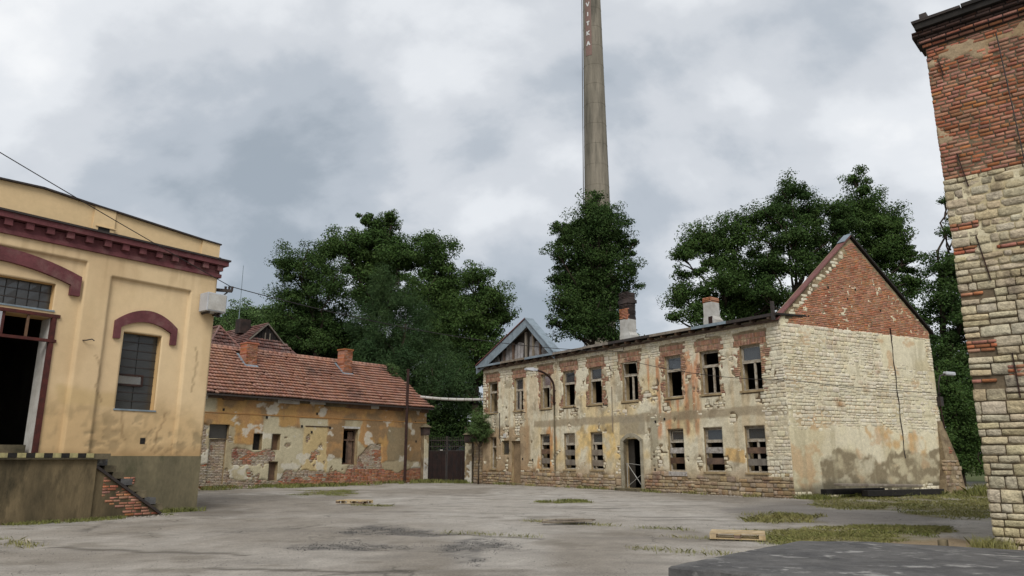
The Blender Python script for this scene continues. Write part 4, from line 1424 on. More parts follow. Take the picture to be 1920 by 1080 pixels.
    MB().box(-4.875, -4.851, 0.06, 0.62, 1.74, 5.49).build('door_jamb', M_white, d)
    # the rest of the hall
    MB().box(-0.6, 0.0, 0.6, 14, -0.1, 8.3).build('end_wall', MATS['parapet_render'], A)
    MB().box(XL, -0.6, 13.5, 14, -0.1, 8.3).build('rear_wall', M_concrete, A)
    MB().box(XL, XL + 0.5, 0.6, 13.5, -0.1, 8.3).build('side_wall', M_concrete, A)
    MB().box(XL + 0.5, -0.6, 0.6, 13.5, 1.5, 1.71).build('floor', M_inside, A)
    MB().box(XL, -0.02, 0.36, 14, 8.26, 8.5).build('roof', M_darkmetal, A)
    MB().box(-3.6, -3.3, 0.62, 9, 1.72, 8.2).build('inner_wall', M_inside, A)
    MB().tube([(-4.0, -0.12, 4.95), (-3.95, -0.22, 4.95), (-3.80, -0.24, 5.0), (-3.76, -0.3, 4.95)], 0.018, 6).build('hook', M_darkmetal, A)
    return A


HALL = build_hall()
HM = Matrix.Translation((-10.213, 24.394, 0)) @ Matrix.Rotation(R(52.74), 4, 'Z')


def hall_pt(x, y, z):
    return HM @ Vector((x, y, z))


def build_dock():
    D = thing('loading_dock', 'stained concrete loading dock with black and yellow edge and crumbling stair below the yellow hall', 'loading dock', (-10.213, 24.394, 0), R(52.74))
    x1 = -3.78
    MB().box(-13, x1, -1.5, -0.14, -0.05, 1.56).build('dock_wall', M_dock, D)
    sl = MB().box(-13, x1 + 0.28, -1.62, -0.14, 1.565, 1.72, 0.006, random.Random(2)).build('dock_slab', M_concrete, D)
    x = x1 - 0.16
    i = 0
    while x > -12.8:
        MB().box(x - 0.20, x, -1.633, -1.605, 1.61, 1.726).build('stripe', M_hazard if i % 2 == 0 else M_black, sl)
        x -= 0.205
        i += 1
    # stair running down along the plinth
    n = 8
    run = 1.95
    st = MB().prism([(x1, 0.0), (x1, 1.45), (x1 + run, 0.08), (x1 + run, 0.0)], -1.42, -0.14).build('stair', M_dock, D)
    rng = random.Random(5)
    for i in range(n):
        z = 1.60 - i * 1.45 / n
        xa = x1 + 0.02 + run * i / n
        MB().box(xa, xa + run / n + 0.07, -1.40 + rng.uniform(-0.02, 0.05), -0.15, z - 0.20, z - 0.02, 0.012, rng).build('step', M_concrete if i % 3 else M_slabtop, st)
    MB().bar((x1 - 0.05, -1.46, 1.42), (x1 + run, -1.46, 0.04), 0.06, 0.07).build('stringer', M_darkmetal, st)
    rb = []
    for r in courses(x1 + 0.25, x1 + run, 0.02, 1.4, (0.075, 0.08), (0.2, 0.27), 51, [], None, gap=0.012, proud=(1.415, 1.435), bond=True):
        t = (r[0] - x1) / run
        zt = 1.45 * (1 - t) + 0.02
        if r[1] < zt - 0.06 and r[1] > zt - 0.62 - 0.3 * (fbm(r[0] * 4, r[1] * 4, 8, 2) - 0.3):
            rb.append(r)
    pieces('brick', 'brickwork', st, rb, 'brick', M_brick_dark, 300, 0.1, 52)
    wb = [r for r in courses(x1 + 1.0, x1 + 1.75, 0.75, 1.05, (0.075, 0.08), (0.2, 0.27), 53, [], None, gap=0.012, proud=(0.145, 0.16), bond=True)]
    pieces('brick', 'brickwork', D, wb, 'brick', M_brick, 300, 0.1, 54)
    return D


build_dock()


# ------------------------------------------------------------------ tiled roofs
def tile_mesh(mat, w, l):
    """interlocking clay tile: x across, y up the slope, z off the roof"""
    prof = [(-0.5, 0.012), (-0.36, 0.034), (-0.2, 0.010), (0.1, 0.004), (0.3, 0.010), (0.5, 0.026)]
    V, Q = [], []
    n = len(prof)
    for y, dz in ((0.0, 0.105), (1.08, 0.0)):
        V += [(x * w, y * l, z + dz) for x, z in prof]
    V += [(x * w, 0.03, z + 0.01) for x, z in prof]
    for i in range(n - 1):
        Q.append((i, i + 1, n + i + 1, n + i))
        Q.append((2 * n + i, 2 * n + i + 1, i + 1, i))
    return mesh_arrays('tile', V, [np.array(Q)], mat), np.array(V), np.array(Q)


def tiled_plane(parent, M, x0, x1, length, w, l, mat, cap, keep=None, seed=1, name='tile'):
    """lay tiles on the plane given by matrix M (x across, y up the slope)"""
    me, V, Q = tile_mesh(mat, w, l)
    rng = random.Random(seed)
    spots = []
    rows = int(length / l)
    for r in range(rows + 1):
        x = x0
        while x < x1:
            p = (x + w / 2, r * l, 0)
            if keep is None or keep(p[0], p[1]):
                spots.append(((p[0], p[1] + (rng.uniform(-0.10, -0.03) if rng.random() < 0.02 else rng.uniform(-0.008, 0.008)), 0), rng.uniform(-0.02, 0.02), rng.uniform(-0.004, 0.008) + 0.10 * (float(fbm(x * 0.35, r * 0.14, 777, 2)) - 0.5)))
            x += w
    mid = [s for s in spots]
    mid.sort(key=lambda s: s[0][1] - s[0][0] * 0.2)
    for (p, a, dz) in mid[:cap]:
        o = bpy.data.objects.new(name, me)
        link(o, parent)
        o.matrix_local = M @ Matrix.Translation((p[0], p[1], dz)) @ Matrix.Rotation(a, 4, 'Z')
    rest = mid[cap:]
    if rest:
        Vs = []
        Mn = np.array(M)
        for (p, a, dz) in rest:
            c, s = math.cos(a), math.sin(a)
            W = np.stack([V[:, 0] * c - V[:, 1] * s + p[0], V[:, 0] * s + V[:, 1] * c + p[1], V[:, 2] + dz, np.ones(len(V))], 1)
            Vs.append((W @ Mn.T)[:, :3])
        n = len(V)
        Qs = (Q[None] + (np.arange(len(rest)) * n)[:, None, None]).reshape(-1, 4)
        obj(name + '_field', mesh_arrays(name + '_field', np.concatenate(Vs), [Qs], mat), parent, 'stuff')


def slope_matrix(origin, xdir, updir):
    x, y = Vector(xdir).normalized(), Vector(updir).normalized()
    z = x.cross(y).normalized()
    return Matrix(((x.x, y.x, z.x, origin[0]), (x.y, y.y, z.y, origin[1]), (x.z, y.z, z.z, origin[2]), (0, 0, 0, 1)))


# ------------------------------------------------------------------ the low tiled house
def build_low_house():
    C = thing('low_house', 'low one-storey house with red tiled roof and flaking orange plaster', 'house', (-5.998, 51.504, 0), R(50))
    XL = -20.0
    w1 = (-15.68, -14.55, 2.62, 3.36)
    bdoor = (-15.62, -14.66, 0.25, 2.58)
    s1, s2, s3 = (-13.08, -12.5, 2.03, 2.93), (-11.91, -11.36, 2.04, 2.93), (-11.98, -11.4, 0.36, 1.39)
    tall = (-6.96, -5.8, 1.21, 3.38)
    opens = [w1, bdoor, s1, s2, s3, tall]
    wall = wall_core('front_wall', C, XL, 0, -0.1, 5.05, opens, 0.5, M_mortar, M_reveal)

    def level(X, Z):
        n1 = fbm(X * 0.7, Z * 0.9, 501, 5)
        n2 = fbm(X * 2.2, Z * 2.2, 507, 4)
        L = 0.036 + (n1 - 0.5) * 0.02
        L = np.where(orange(X, Z) > 0.5, L + 0.022, L)
        bare = 1 - sst(-0.05, 0.05, Z - (0.95 + (n1 - 0.5) * 1.3 - 0.6 * bmask(X, Z, -14.5, -11, 0, 2, 0.3, 3, 0.2, 1)))
        bare = np.maximum(bare, bmask(X, Z, -14.2, -11.6, 1.25, 2.0, 0.08, 55, 0.25, 1.4))
        bare = np.maximum(bare, bmask(X, Z, -5.75, -3.8, 0.4, 2.4, 0.08, 57, 0.35, 1.3) * (Z < 3.2 + (X + 4) * 0.9))
        bare = np.maximum(bare, bmask(X, Z, -20, -15.7, 0.3, 3.2, 0.1, 59, 0.3, 1.2) * sst(0.38, 0.45, n2))
        bare = np.maximum(bare, sst(0.64, 0.68, n2) * (Z < 3.0) * (X < -6))
        return L * (1 - bare) - 0.05 * bare

    def orange(X, Z):
        m = sst(3.88, 3.94, Z)
        m = np.maximum(m, bmask(X, Z, -14.2, -12.6, 2.35, 4.1, 0.05, 61, 0.18, 1.5))
        m = np.maximum(m, bmask(X, Z, -11.5, -10.1, 3.35, 4.1, 0.05, 62, 0.28, 1.3))
        m = np.maximum(m, bmask(X, Z, -20, -14.3, 3.3, 4.1, 0.05, 64, 0.2, 1.5))
        m = np.maximum(m, bmask(X, Z, -8.1, -6.9, 1.6, 4.1, 0.05, 63, 0.2, 1.5))
        m = np.maximum(m, bmask(X, Z, -5.7, 0.3, 1.35, 4.1, 0.05, 65, 0.3, 1.2) * (Z > 2.6 - (X + 5.7) * 0.75))
        m = m * (1 - bmask(X, Z, -20, -15.4, 3.9, 5.2, 0.1, 66, 0.3, 1.0))
        return m

    def color(X, Z):
        n = fbm(X * 0.8, Z * 0.8, 511, 5)
        C_ = np.broadcast_to(lin(200, 190, 160, K), X.shape + (3,)).copy()
        C_ = mixa(C_, lin(176, 162, 132, K), sst(0.42, 0.64, n))
        C_ = mixa(C_, lin(206, 182, 132, K), bmask(X, Z, -9.85, -8.05, 0.5, 3.45, 0.04, 67, 0.05, 1.5) * 0.8)
        o = np.broadcast_to(lin(184, 144, 98, K), X.shape + (3,)).copy()
        o = mixa(o, lin(152, 126, 94, K), sst(0.42, 0.60, fbm(X * 0.9, Z * 1.3, 517, 5)))
        o = mixa(o, lin(200, 160, 100, K), sst(0.55, 0.66, fbm(X * 1.3, Z * 0.8, 519, 4)) * 0.7)
        o = mixa(o, lin(146, 134, 108, K), bmask(X, Z, -3.4, -1.6, 0.6, 3.6, 0.06, 69, 0.15, 1.5) * 0.85)
        o = mixa(o, lin(140, 120, 92, K), bmask(X, Z, -1.6, 0.2, 0.6, 3.9, 0.1, 71, 0.3, 1.5) * 0.6)
        C_ = mixa(C_, np.array([0, 0, 0.]), np.zeros(X.shape))
        m = orange(X, Z)[..., None]
        C_ = C_ * (1 - m) + o * m
        C_ = mixa(C_, lin(216, 210, 194, K), sst(0.63, 0.66, fbm(X * 1.4, Z * 1.8, 523, 4)) * 0.8)
        C_ = mixa(C_, lin(92, 84, 66, K), (1 - sst(0.1, 0.55, Z + (n - 0.5) * 0.7)) * 0.8)
        return C_
    plaster('plaster', wall, XL, 0.03, 0.0, 4.95, opens, level, color, M_plaster, 0.06)
    vis = lambda r: float(level(np.array(r[0]), np.array(r[1]))) < 0.02
    br = courses(-17.5, 0.0, 0.0, 3.3, (0.082, 0.086), (0.24, 0.29), 61, opens, vis, gap=0.014, proud=(0.0, 0.022), bond=True)
    red = [r for r in br if (r[1] < 0.95 and r[0] > -8) or fbm(r[0] * 1.2, r[1] * 1.6, 91, 3) > 0.6]
    pale = [r for r in br if r not in red]
    pieces('whitewashed_brick', 'whitewashed_brickwork', wall, pale, 'brick', M_brick_pale, 150, 0.08, 62, score=lambda r: -r[0])
    pieces('brick', 'brickwork', wall, red, 'brick', M_brick_dark, 150, 0.08, 63, score=lambda r: -r[0])
    # openings
    MB().box(w1[0], w1[1], 0.2, 0.24, w1[2], w1[3]).build('window', M_glass_dark, C)
    bd = MB().box(bdoor[0] + 0.002, bdoor[1] - 0.002, 0.10, 0.3, 0.25, 2.578).build('blocked_door', M_mortar, C)
    pieces('brick', 'brickwork', bd, [(a, b, w_, h_, p - 0.10) for a, b, w_, h_, p in courses(bdoor[0], bdoor[1], 0.25, 2.58, (0.082, 0.086), (0.24, 0.29), 64, [], None, proud=(0.0, 0.02), bond=True)], 'brick', M_brick_pale, 300, 0.08, 65)
    for s in (s1, s2, s3):
        MB().box(s[0], s[1], 0.3, 0.34, s[2], s[3]).box(s[0] + 0.2, s[0] + 0.25, 0.25, 0.3, s[2], s[3]).build('window', M_woodbrown if s is not s1 else M_black, C)
    t = window(C, *tall, y=0.28, transom=2.7, mullion=-6.4, sill=False, fm=M_woodbrown, fw=0.09)
    MB().box(-6.35, -5.95, 0.34, 0.37, 1.3, 3.2).build('shutter', M_woodbrown, t)
    MB().box(-7.1, -5.7, -0.06, 0.02, 3.40, 3.52, 0.01, random.Random(2)).build('lintel', M_white, t)
    # ledge and eaves moulding
    led = MB().box(XL, 0.06, -0.085, 0.0, 3.95, 4.0).build('ledge', pmat('ochre_ledge', lin(196, 146, 86, K), lin(160, 122, 82, K), scale=1.2, mottle=0.2), C)
    rng = random.Random(17)
    x = XL
    while x < 0.0:
        l = min(rng.uniform(0.6, 2.2), 0.1 - x)
        MB().box(x + 0.005, x + l - 0.005, -0.16 - rng.uniform(0, 0.06), 0.0, 4.66 + rng.uniform(-0.05, 0.1), 4.93, 0.012, rng).build('eaves_moulding', rng.choice((M_concrete, M_wood, M_concrete, M_white, M_woodbrown)), C)
        x += l
    for (x, z) in ((-15.0, 4.15), (-12.35, 3.85), (-10.0, 3.42), (-8.0, 3.4), (-9.3, 3.1), (-9.0, 4.2), (-1.0, 4.0), (-0.9, 2.7), (-0.25, 2.0)):
        MB().box(x - 0.06, x + 0.06, -0.07, 0.05, z - 0.07, z + 0.07).build('vent_hole', M_black, C)
    MB().box(-9.75, -8.05, -0.07, -0.03, 3.42, 3.47).build('shutter_rail', M_rust, C)
    # shell
    MB().box(XL, XL + 0.4, 0.5, 7.4, -0.1, 5.0).build('side_wall', M_mortar, C)
    MB().prism([(0, -0.1), (0, 5.0), (0.0, 5.0), (-0.4, 5.0), (-0.4, -0.1)], 0.5, 7.4).build('side_wall', M_reveal, C)
    MB().box(XL, 0, 7.4, 7.8, -0.1, 5.0).build('rear_wall', M_mortar, C)
    MB().box(XL + .4, -.4, 0.5, 7.4, 4.9, 5.0).build('ceiling', M_inside, C)
    # roof
    e, rg, ye, yr = 4.97, 8.12, -0.5, 3.6
    XE = 0.18
    roof = MB().add([(XL, ye + 0.04, e - 0.04), (XE - 0.05, ye + 0.04, e - 0.04), (XE - 0.75, yr, rg - 0.05), (XL, yr, rg - 0.05), (XL, 2 * yr - ye, e - 0.04), (XE - 0.05, 2 * yr - ye, e - 0.04)],
                    [(0, 1, 2, 3), (3, 2, 5, 4), (1, 5, 2)]).build('roof', M_woodbrown, C)
    L = math.hypot(rg - e, yr - ye)
    M = slope_matrix((0, ye, e), (1, 0, 0), (0, yr - ye, rg - e))
    chs = [(-12.75, -12.0, 2.0), (-5.5, -4.8, 2.2)]

    def keep(x, y):
        if x > XE - 0.75 * y / L:
            return False
        for a, b, yc in chs:
            yy = y * (yr - ye) / L + ye
            if a - 0.05 < x < b + 0.05 and yc - 0.1 < yy < yc + 1.0:
                return False
        return True
    tiled_plane(roof, M, -18.0, XE, L - 0.2, 0.215, 0.315, M_tile, 300, keep, 66)
    # ridge tiles
    x = -17.5
    while x < XE - 0.8:
        MB().tube([(x, yr, rg - 0.03), (x + 0.36, yr, rg - 0.015)], [0.13, 0.115], 8).build('ridge_tile', M_tile, roof, smooth=True)
        x += 0.34
    MB().box(XL, XE, ye - 0.10, ye - 0.0, e - 0.12, e - 0.03).build('gutter', M_darkmetal, roof)
    # chimneys
    for k, (a, b, yc) in enumerate(chs):
        zb = e + (yc - ye) * (rg - e) / (yr - ye)
        zt = (8.25, 8.68)[k]
        c = MB().box(a + 0.03, b - 0.03, yc + 0.03, yc + 0.72, zb - 0.4, zt - 0.02).build('chimney', M_mortar, roof)
        rb = courses(a, b, zb - 0.1, zt, (0.08, 0.084), (0.22, 0.28), 70 + k, [], None, gap=0.014, proud=(0.0, 0.02), bond=True)
        pieces('brick', 'brickwork', c, [(p, q, r, s, u - yc - 0.02) for p, q, r, s, u in rb], 'brick', M_brick_dark if k == 0 else M_brick_or, 300, 0.1, 71 + k)
        sd = MB()
        z = zb - 0.3
        while z < zt - 0.03:
            sd.box(a, a + 0.08, yc + 0.04, yc + 0.74, z + 0.006, z + 0.076)
            z += 0.083
        sd.build('brick_side', M_brick_dark if k == 0 else M_brick_or, c, 'stuff')
        MB().box(a - 0.04, b + 0.04, yc - 0.02, yc + 0.78, zt, zt + 0.09, 0.01, rng).build('cap', M_brick_dark, c)
        MB().bar(((a + b) / 2, yc - 0.22, zb - 0.10), ((a + b) / 2, yc + 0.02, zb + 0.10), b - a + 0.1, 0.03).build('flashing', M_zinc, c)
        MB().bar((a - 0.06, yc - 0.1, zb + 0.02), (a - 0.06, yc + 0.9, zb + 0.82), 0.14, 0.03).build('flashing', M_zinc, c)
    return C


M_brick_or = pmat('orange_brick', lin(186, 112, 66, K), lin(150, 84, 52, K), scale=2.2, island=0.28, mottle=0.3, fscale=20)
build_low_house()
CM = Matrix.Translation((-5.998, 51.504, 0)) @ Matrix.Rotation(R(50), 4, 'Z')


# ------------------------------------------------------------------ the house behind it, of which only the roof shows
def build_rear_house():
    H = thing('rear_house', 'house behind the low one, weathered tiled roof with dark boarded gablet', 'house', tuple(CM @ Vector((-5.0, 12, 0))), R(50))
    # local: x along the low house, y away; the gablet end faces -y, ridge runs back along +y and to the left
    AX, AZ = 0.9, 12.0
    MB().box(-3.4, 4.6, 0.5, 12, -0.1, 7.0).build('wall', M_mortar, H)
    ez, hw = 6.9, 5.4
    k = (AZ - ez) / hw
    gz_ = AZ - 1.4
    gw = 1.4 / k

    def plane(nm, pts, mat=M_woodbrown):
        return MB().add(pts, [tuple(range(len(pts)))]).build(nm, mat, H)
    r1 = plane('roof', [(AX - hw, 0.0, ez), (AX - gw, 2.2, gz_), (AX - 0.02, 2.2, AZ), (AX, 14, AZ), (AX - hw, 14, ez)])
    plane('roof', [(AX + hw, 0.0, ez), (AX + hw, 14, ez), (AX, 14, AZ), (AX, 2.2, AZ), (AX + gw, 2.2, gz_)])
    hp = plane('roof', [(AX - hw, 0.0, ez), (AX + hw, 0.0, ez), (AX + gw, 2.2, gz_), (AX - gw, 2.2, gz_)])
    hl = math.hypot(gz_ - ez, 2.2)
    M = slope_matrix((AX, 0.0, ez + 0.02), (1, 0, 0), (0, 2.2, gz_ - ez))
    tiled_plane(hp, M, -hw, hw, hl, 0.22, 0.33, M_tile_old, 150, lambda x, y: abs(x) < hw - (hw - gw) * y / hl, 81)
    sl = math.hypot(hw, AZ - ez)
    M = slope_matrix((AX - hw, 7.0, ez + 0.02), (0, -1, 0), (hw, 0, AZ - ez))
    tiled_plane(r1, M, -7, 7.0, sl - 0.1, 0.22, 0.33, M_tile_old, 150, lambda x, y: (7 - x) > min(2.2 * y / hl * 0.92, 2.2) if y * (AZ - ez) / sl < gz_ - ez else (7 - x) > 2.15, 82)
    g = MB().prism([(AX - gw, gz_), (AX + gw, gz_), (AX, AZ - 0.05)], 2.32, 2.4).build('gablet', M_black, H)
    for i in range(11):
        x = AX - gw + 0.12 + i * 0.27
        h = (1 - abs(x - AX) / gw) * 1.3
        if h > 0.15:
            MB().box(x - 0.11, x + 0.11, 2.27, 2.31, gz_ + 0.02, gz_ + h).build('board', M_darkwood, g)
    for x in (-0.12, 0.3):
        MB().box(AX + x - 0.03, AX + x + 0.03, 2.2, 2.26, gz_ + 0.05, gz_ + 0.7).build('louvre_post', M_wood, g)
    for s in (-1, 1):
        MB().bar((AX + s * gw * 1.05, 2.15, gz_ - 0.03), (AX, 2.15, AZ + 0.03), 0.14, 0.1).build('verge_board', M_wood, g)
        MB().tube([(AX + s * hw, 0.0, ez + 0.06), (AX + s * gw, 2.2, gz_ + 0.06)], 0.09, 6).build('hip_tile', M_tile_old, hp)
    MB().box(AX - 1.2, AX - 0.3, 4.2, 5.0, AZ - 0.6, AZ + 0.55).build('chimney', M_soot, H)
    # cross wing with hipped end
    cx, cz = -3.1, 11.25
    w = MB().add([(cx - 3.2, -0.6, ez), (cx + 3.2, -0.6, ez), (cx, 2.2, cz), (cx, 9, cz), (cx - 3.2, 9, ez), (cx + 3.2, 9, ez)], [(0, 1, 2), (1, 5, 3, 2), (0, 2, 3, 4)]).build('wing_roof', M_woodbrown, H)
    l2 = math.hypot(2.8, cz - ez)
    M = slope_matrix((cx, -0.6, ez + 0.02), (1, 0, 0), (0, 2.8, cz - ez))
    tiled_plane(w, M, -3.2, 3.2, l2, 0.22, 0.33, M_tile_old, 100, lambda x, y: abs(x) < 3.2 * (1 - y / l2), 83)
    for s in (-1, 1):
        MB().tube([(cx + s * 3.2, -0.6, ez + 0.06), (cx, 2.2, cz + 0.06)], 0.09, 6).build('hip_tile', M_tile_old, w)
    MB().tube([(cx, 2.2, cz + 0.05), (cx, 9, cz + 0.05)], 0.1, 6).build('ridge_tile', M_tile_old, w)
    return H


M_darkwood = pmat('dark_boards', lin(48, 42, 38, K), lin(34, 30, 28, K), scale=4, island=0.3)
build_rear_house()


# ------------------------------------------------------------------ the brick and stone building on the right
def build_tower():
    T = thing('stone_building', 'tall brick building on rough pale stone courses at the right edge', 'building', (9.03, 14.36, 0), R(-42))
    XR = 7.0
    wall = wall_core('front_wall', T, 0.0, XR, -0.3, 10.3, [], 0.6, M_mortar_d, M_mortar_d)
    brick_bands = [(6.12, 6.30, 0, 0.5), (5.62, 5.80, 0, 0.42), (5.62, 5.72, 0.75, 1.3), (4.75, 4.85, 0, 0.4), (3.62, 3.88, 0, 0.5), (3.02, 3.10, 0, 0.42), (3.1, 3.35, 0.62, 1.0)]

    def inband(r):
        return any(a - 0.04 < r[1] < b + 0.04 and c < r[0] < d for a, b, c, d in brick_bands)
    tap = lambda z: 0.0
    rng = random.Random(4)
    st = []
    z = -0.1
    s = 100
    while z < 7.22:
        h = rng.uniform(0.11, 0.27) if z < 4.2 else rng.uniform(0.11, 0.2)
        h = min(h, 7.24 - z)
        if h < 0.07:
            break
        s += 1
        st += courses(-0.03, XR, z, z + h, (h, h), (0.16, 0.55) if z < 4.2 else (0.14, 0.42), s, [], lambda r: not inband(r), gap=0.014, proud=(0.02, 0.04))
        z += h
    # a few stones split into two thin ones
    out = []
    for r in st:
        if r[3] > 0.2 and rng.random() < 0.4:
            a = rng.uniform(0.4, 0.6)
            h1, h2 = r[3] * a - 0.01, r[3] * (1 - a) - 0.01
            out.append((r[0], r[1] - r[3] / 2 + h1 / 2, r[2], h1, r[4]))
            out.append((r[0], r[1] + r[3] / 2 - h2 / 2, r[2], h2, rng.uniform(0.02, 0.07)))
        else:
            out.append(r)
    near = lambda r: max(r[0] - 2.2, 0) * 10 - r[2] * r[3]
    pieces('stone', 'stone_rubble', wall, out, 'stone', M_stone_d, 300, 0.16, 101, score=near)
    bb = []
    for i, (a, b, c, d) in enumerate(brick_bands):
        bb += courses(c - 0.02, d, a, b, (0.075, 0.08), (0.22, 0.27), 110 + i, [], None, gap=0.012, proud=(0.02, 0.045))
    pieces('band_brick', 'band_brickwork', wall, bb, 'brick', M_brick_dark, 300, 0.12, 120)
    br = courses(-0.02, XR, 7.24, 10.28, (0.080, 0.086), (0.13, 0.285), 121, [], None, gap=0.017, proud=(0.0, 0.022))
    pieces('brick', 'brickwork', wall, br, 'brick', M_brick_dark, 300, 0.10, 122, score=near)

    def level(X, Z):
        n1 = fbm(X * 1.1, Z * 1.4, 601, 5)
        up = sst(4.2, 6.0, Z)
        L = -0.03 + up * 0.048 + (n1 - 0.5) * 0.05
        L = np.where(Z > 7.15 + (n1 - 0.5) * 0.3, -0.03 + sst(0.6, 0.7, fbm(X * 1.3, Z * 1.6, 603, 4)) * 0.05, L)
        for a, b, c, d in brick_bands:
            L = np.where((Z > a - 0.02) & (Z < b + 0.02) & (X > c) & (X < d), -0.03, L)
        return L

    def color(X, Z):
        C = np.broadcast_to(lin(208, 198, 168, KP), X.shape + (3,)).copy()
        C = mixa(C, lin(182, 168, 134, KP), sst(0.42, 0.62, fbm(X * 1.2, Z * 1.2, 611, 5)))
        return mixa(C, lin(150, 118, 88, K), sst(7.0, 7.4, Z) * 0.7)
    plaster('limewash', wall, 0.0, XR, 0.0, 10.2, [], level, color, M_plaster, 0.05, minl=0.004)
    # thin dark bars standing in for slits and cracks in the wall
    for x, z0, z1, t in ((0.22, 9.55, 9.9, 0.05), (0.30, 7.0, 7.75, 0.12), (0.42, 5.0, 5.95, 0.14), (0.72, 2.7, 3.55, 0.02)):
        MB().bar((x, -0.05, z1), (x + t, -0.05, z0), 0.028, 0.02).build('wall_bar', M_rust, wall)
    MB().tube([(1.30 + 0.02 * i, -0.10, 10.1 - i * 0.5) for i in range(13)], 0.012, 5).build('loose_wire', M_darkmetal, wall)
    # corbelled cornice of three brick courses
    cor = MB().box(-0.05, XR, -0.05, 0.5, 10.30, 10.38).box(-0.12, XR, -0.12, 0.5, 10.381, 10.52).box(-0.19, XR, -0.20, 0.5, 10.521, 10.66).build('cornice', M_soot, T)
    for i, (z0, z1, pr, x0) in enumerate(((10.305, 10.378, 0.05, -0.05), (10.385, 10.45, 0.12, -0.12), (10.452, 10.518, 0.12, -0.12), (10.525, 10.59, 0.20, -0.19), (10.592, 10.658, 0.20, -0.19))):
        rr = courses(x0, 3.6, z0, z1, (z1 - z0, z1 - z0), (0.24, 0.28), 130 + i, [], None, gap=0.012, proud=(pr + 0.012, pr + 0.03))
        pieces('brick', 'brickwork', cor, rr, 'brick', M_brick_dark if i < 2 else M_brick_cor, 300, 0.1, 140 + i)
    rf = MB().box(-0.10, XR, -0.30, 6, 10.665, 10.80).build('roof', M_black, T)
    x = -0.14
    i = 0
    while x < 4.5:
        l = rng.uniform(0.5, 1.1)
        MB().box(x, x + l - 0.01, -0.34, 0.3, 10.80, 10.855 + 0.02 * (i % 2), 0.008, rng).build('roof_board', M_black if i % 3 else M_darkmetal, rf)
        x += l
        i += 1
    MB().box(0.02, 0.16, -0.32, -0.1, 10.86, 10.98).build('roof_stub', M_darkmetal, rf)
    MB().box(0.0, 0.5, 0.6, 6, -0.3, 10.3).build('side_wall', M_mortar_d, T)
    MB().box(0.5, XR, 5.5, 6, -0.3, 10.3).build('rear_wall', M_mortar_d, T)
    sd = courses(-5.98, -0.62, 0.0, 7.2, (0.2, 0.32), (0.3, 0.8), 150, [], None, gap=0.022, proud=(0.02, 0.06))
    n0 = set(COL.objects)
    side = MB().box(-0.004, 0.0, 0.62, 5.98, 0, 0.01).build('side_face', M_mortar_d, T)
    side.rotation_euler = (0, 0, 0)
    holder = MB().box(-5.98, -0.62, -0.002, 0.002, 7.25, 7.3).build('side_course', M_mortar_d, T)
    holder.rotation_euler = (0, 0, R(-90))
    pieces('stone', 'stone_rubble', holder, sd, 'stone', M_stone_d, 0, 0.14, 151)
    return T


M_mortar_d = pmat('dirty_mortar', lin(132, 116, 92, K), lin(92, 80, 64, K), scale=2, mottle=0.3, fscale=20, bump=0.5)
M_brick_cor = pmat('blackened_brick', lin(92, 62, 50, K), lin(58, 44, 40, K), scale=2, island=0.35, c3=lin(150, 84, 56, K), c3scale=1.4, mottle=0.3)
build_tower()


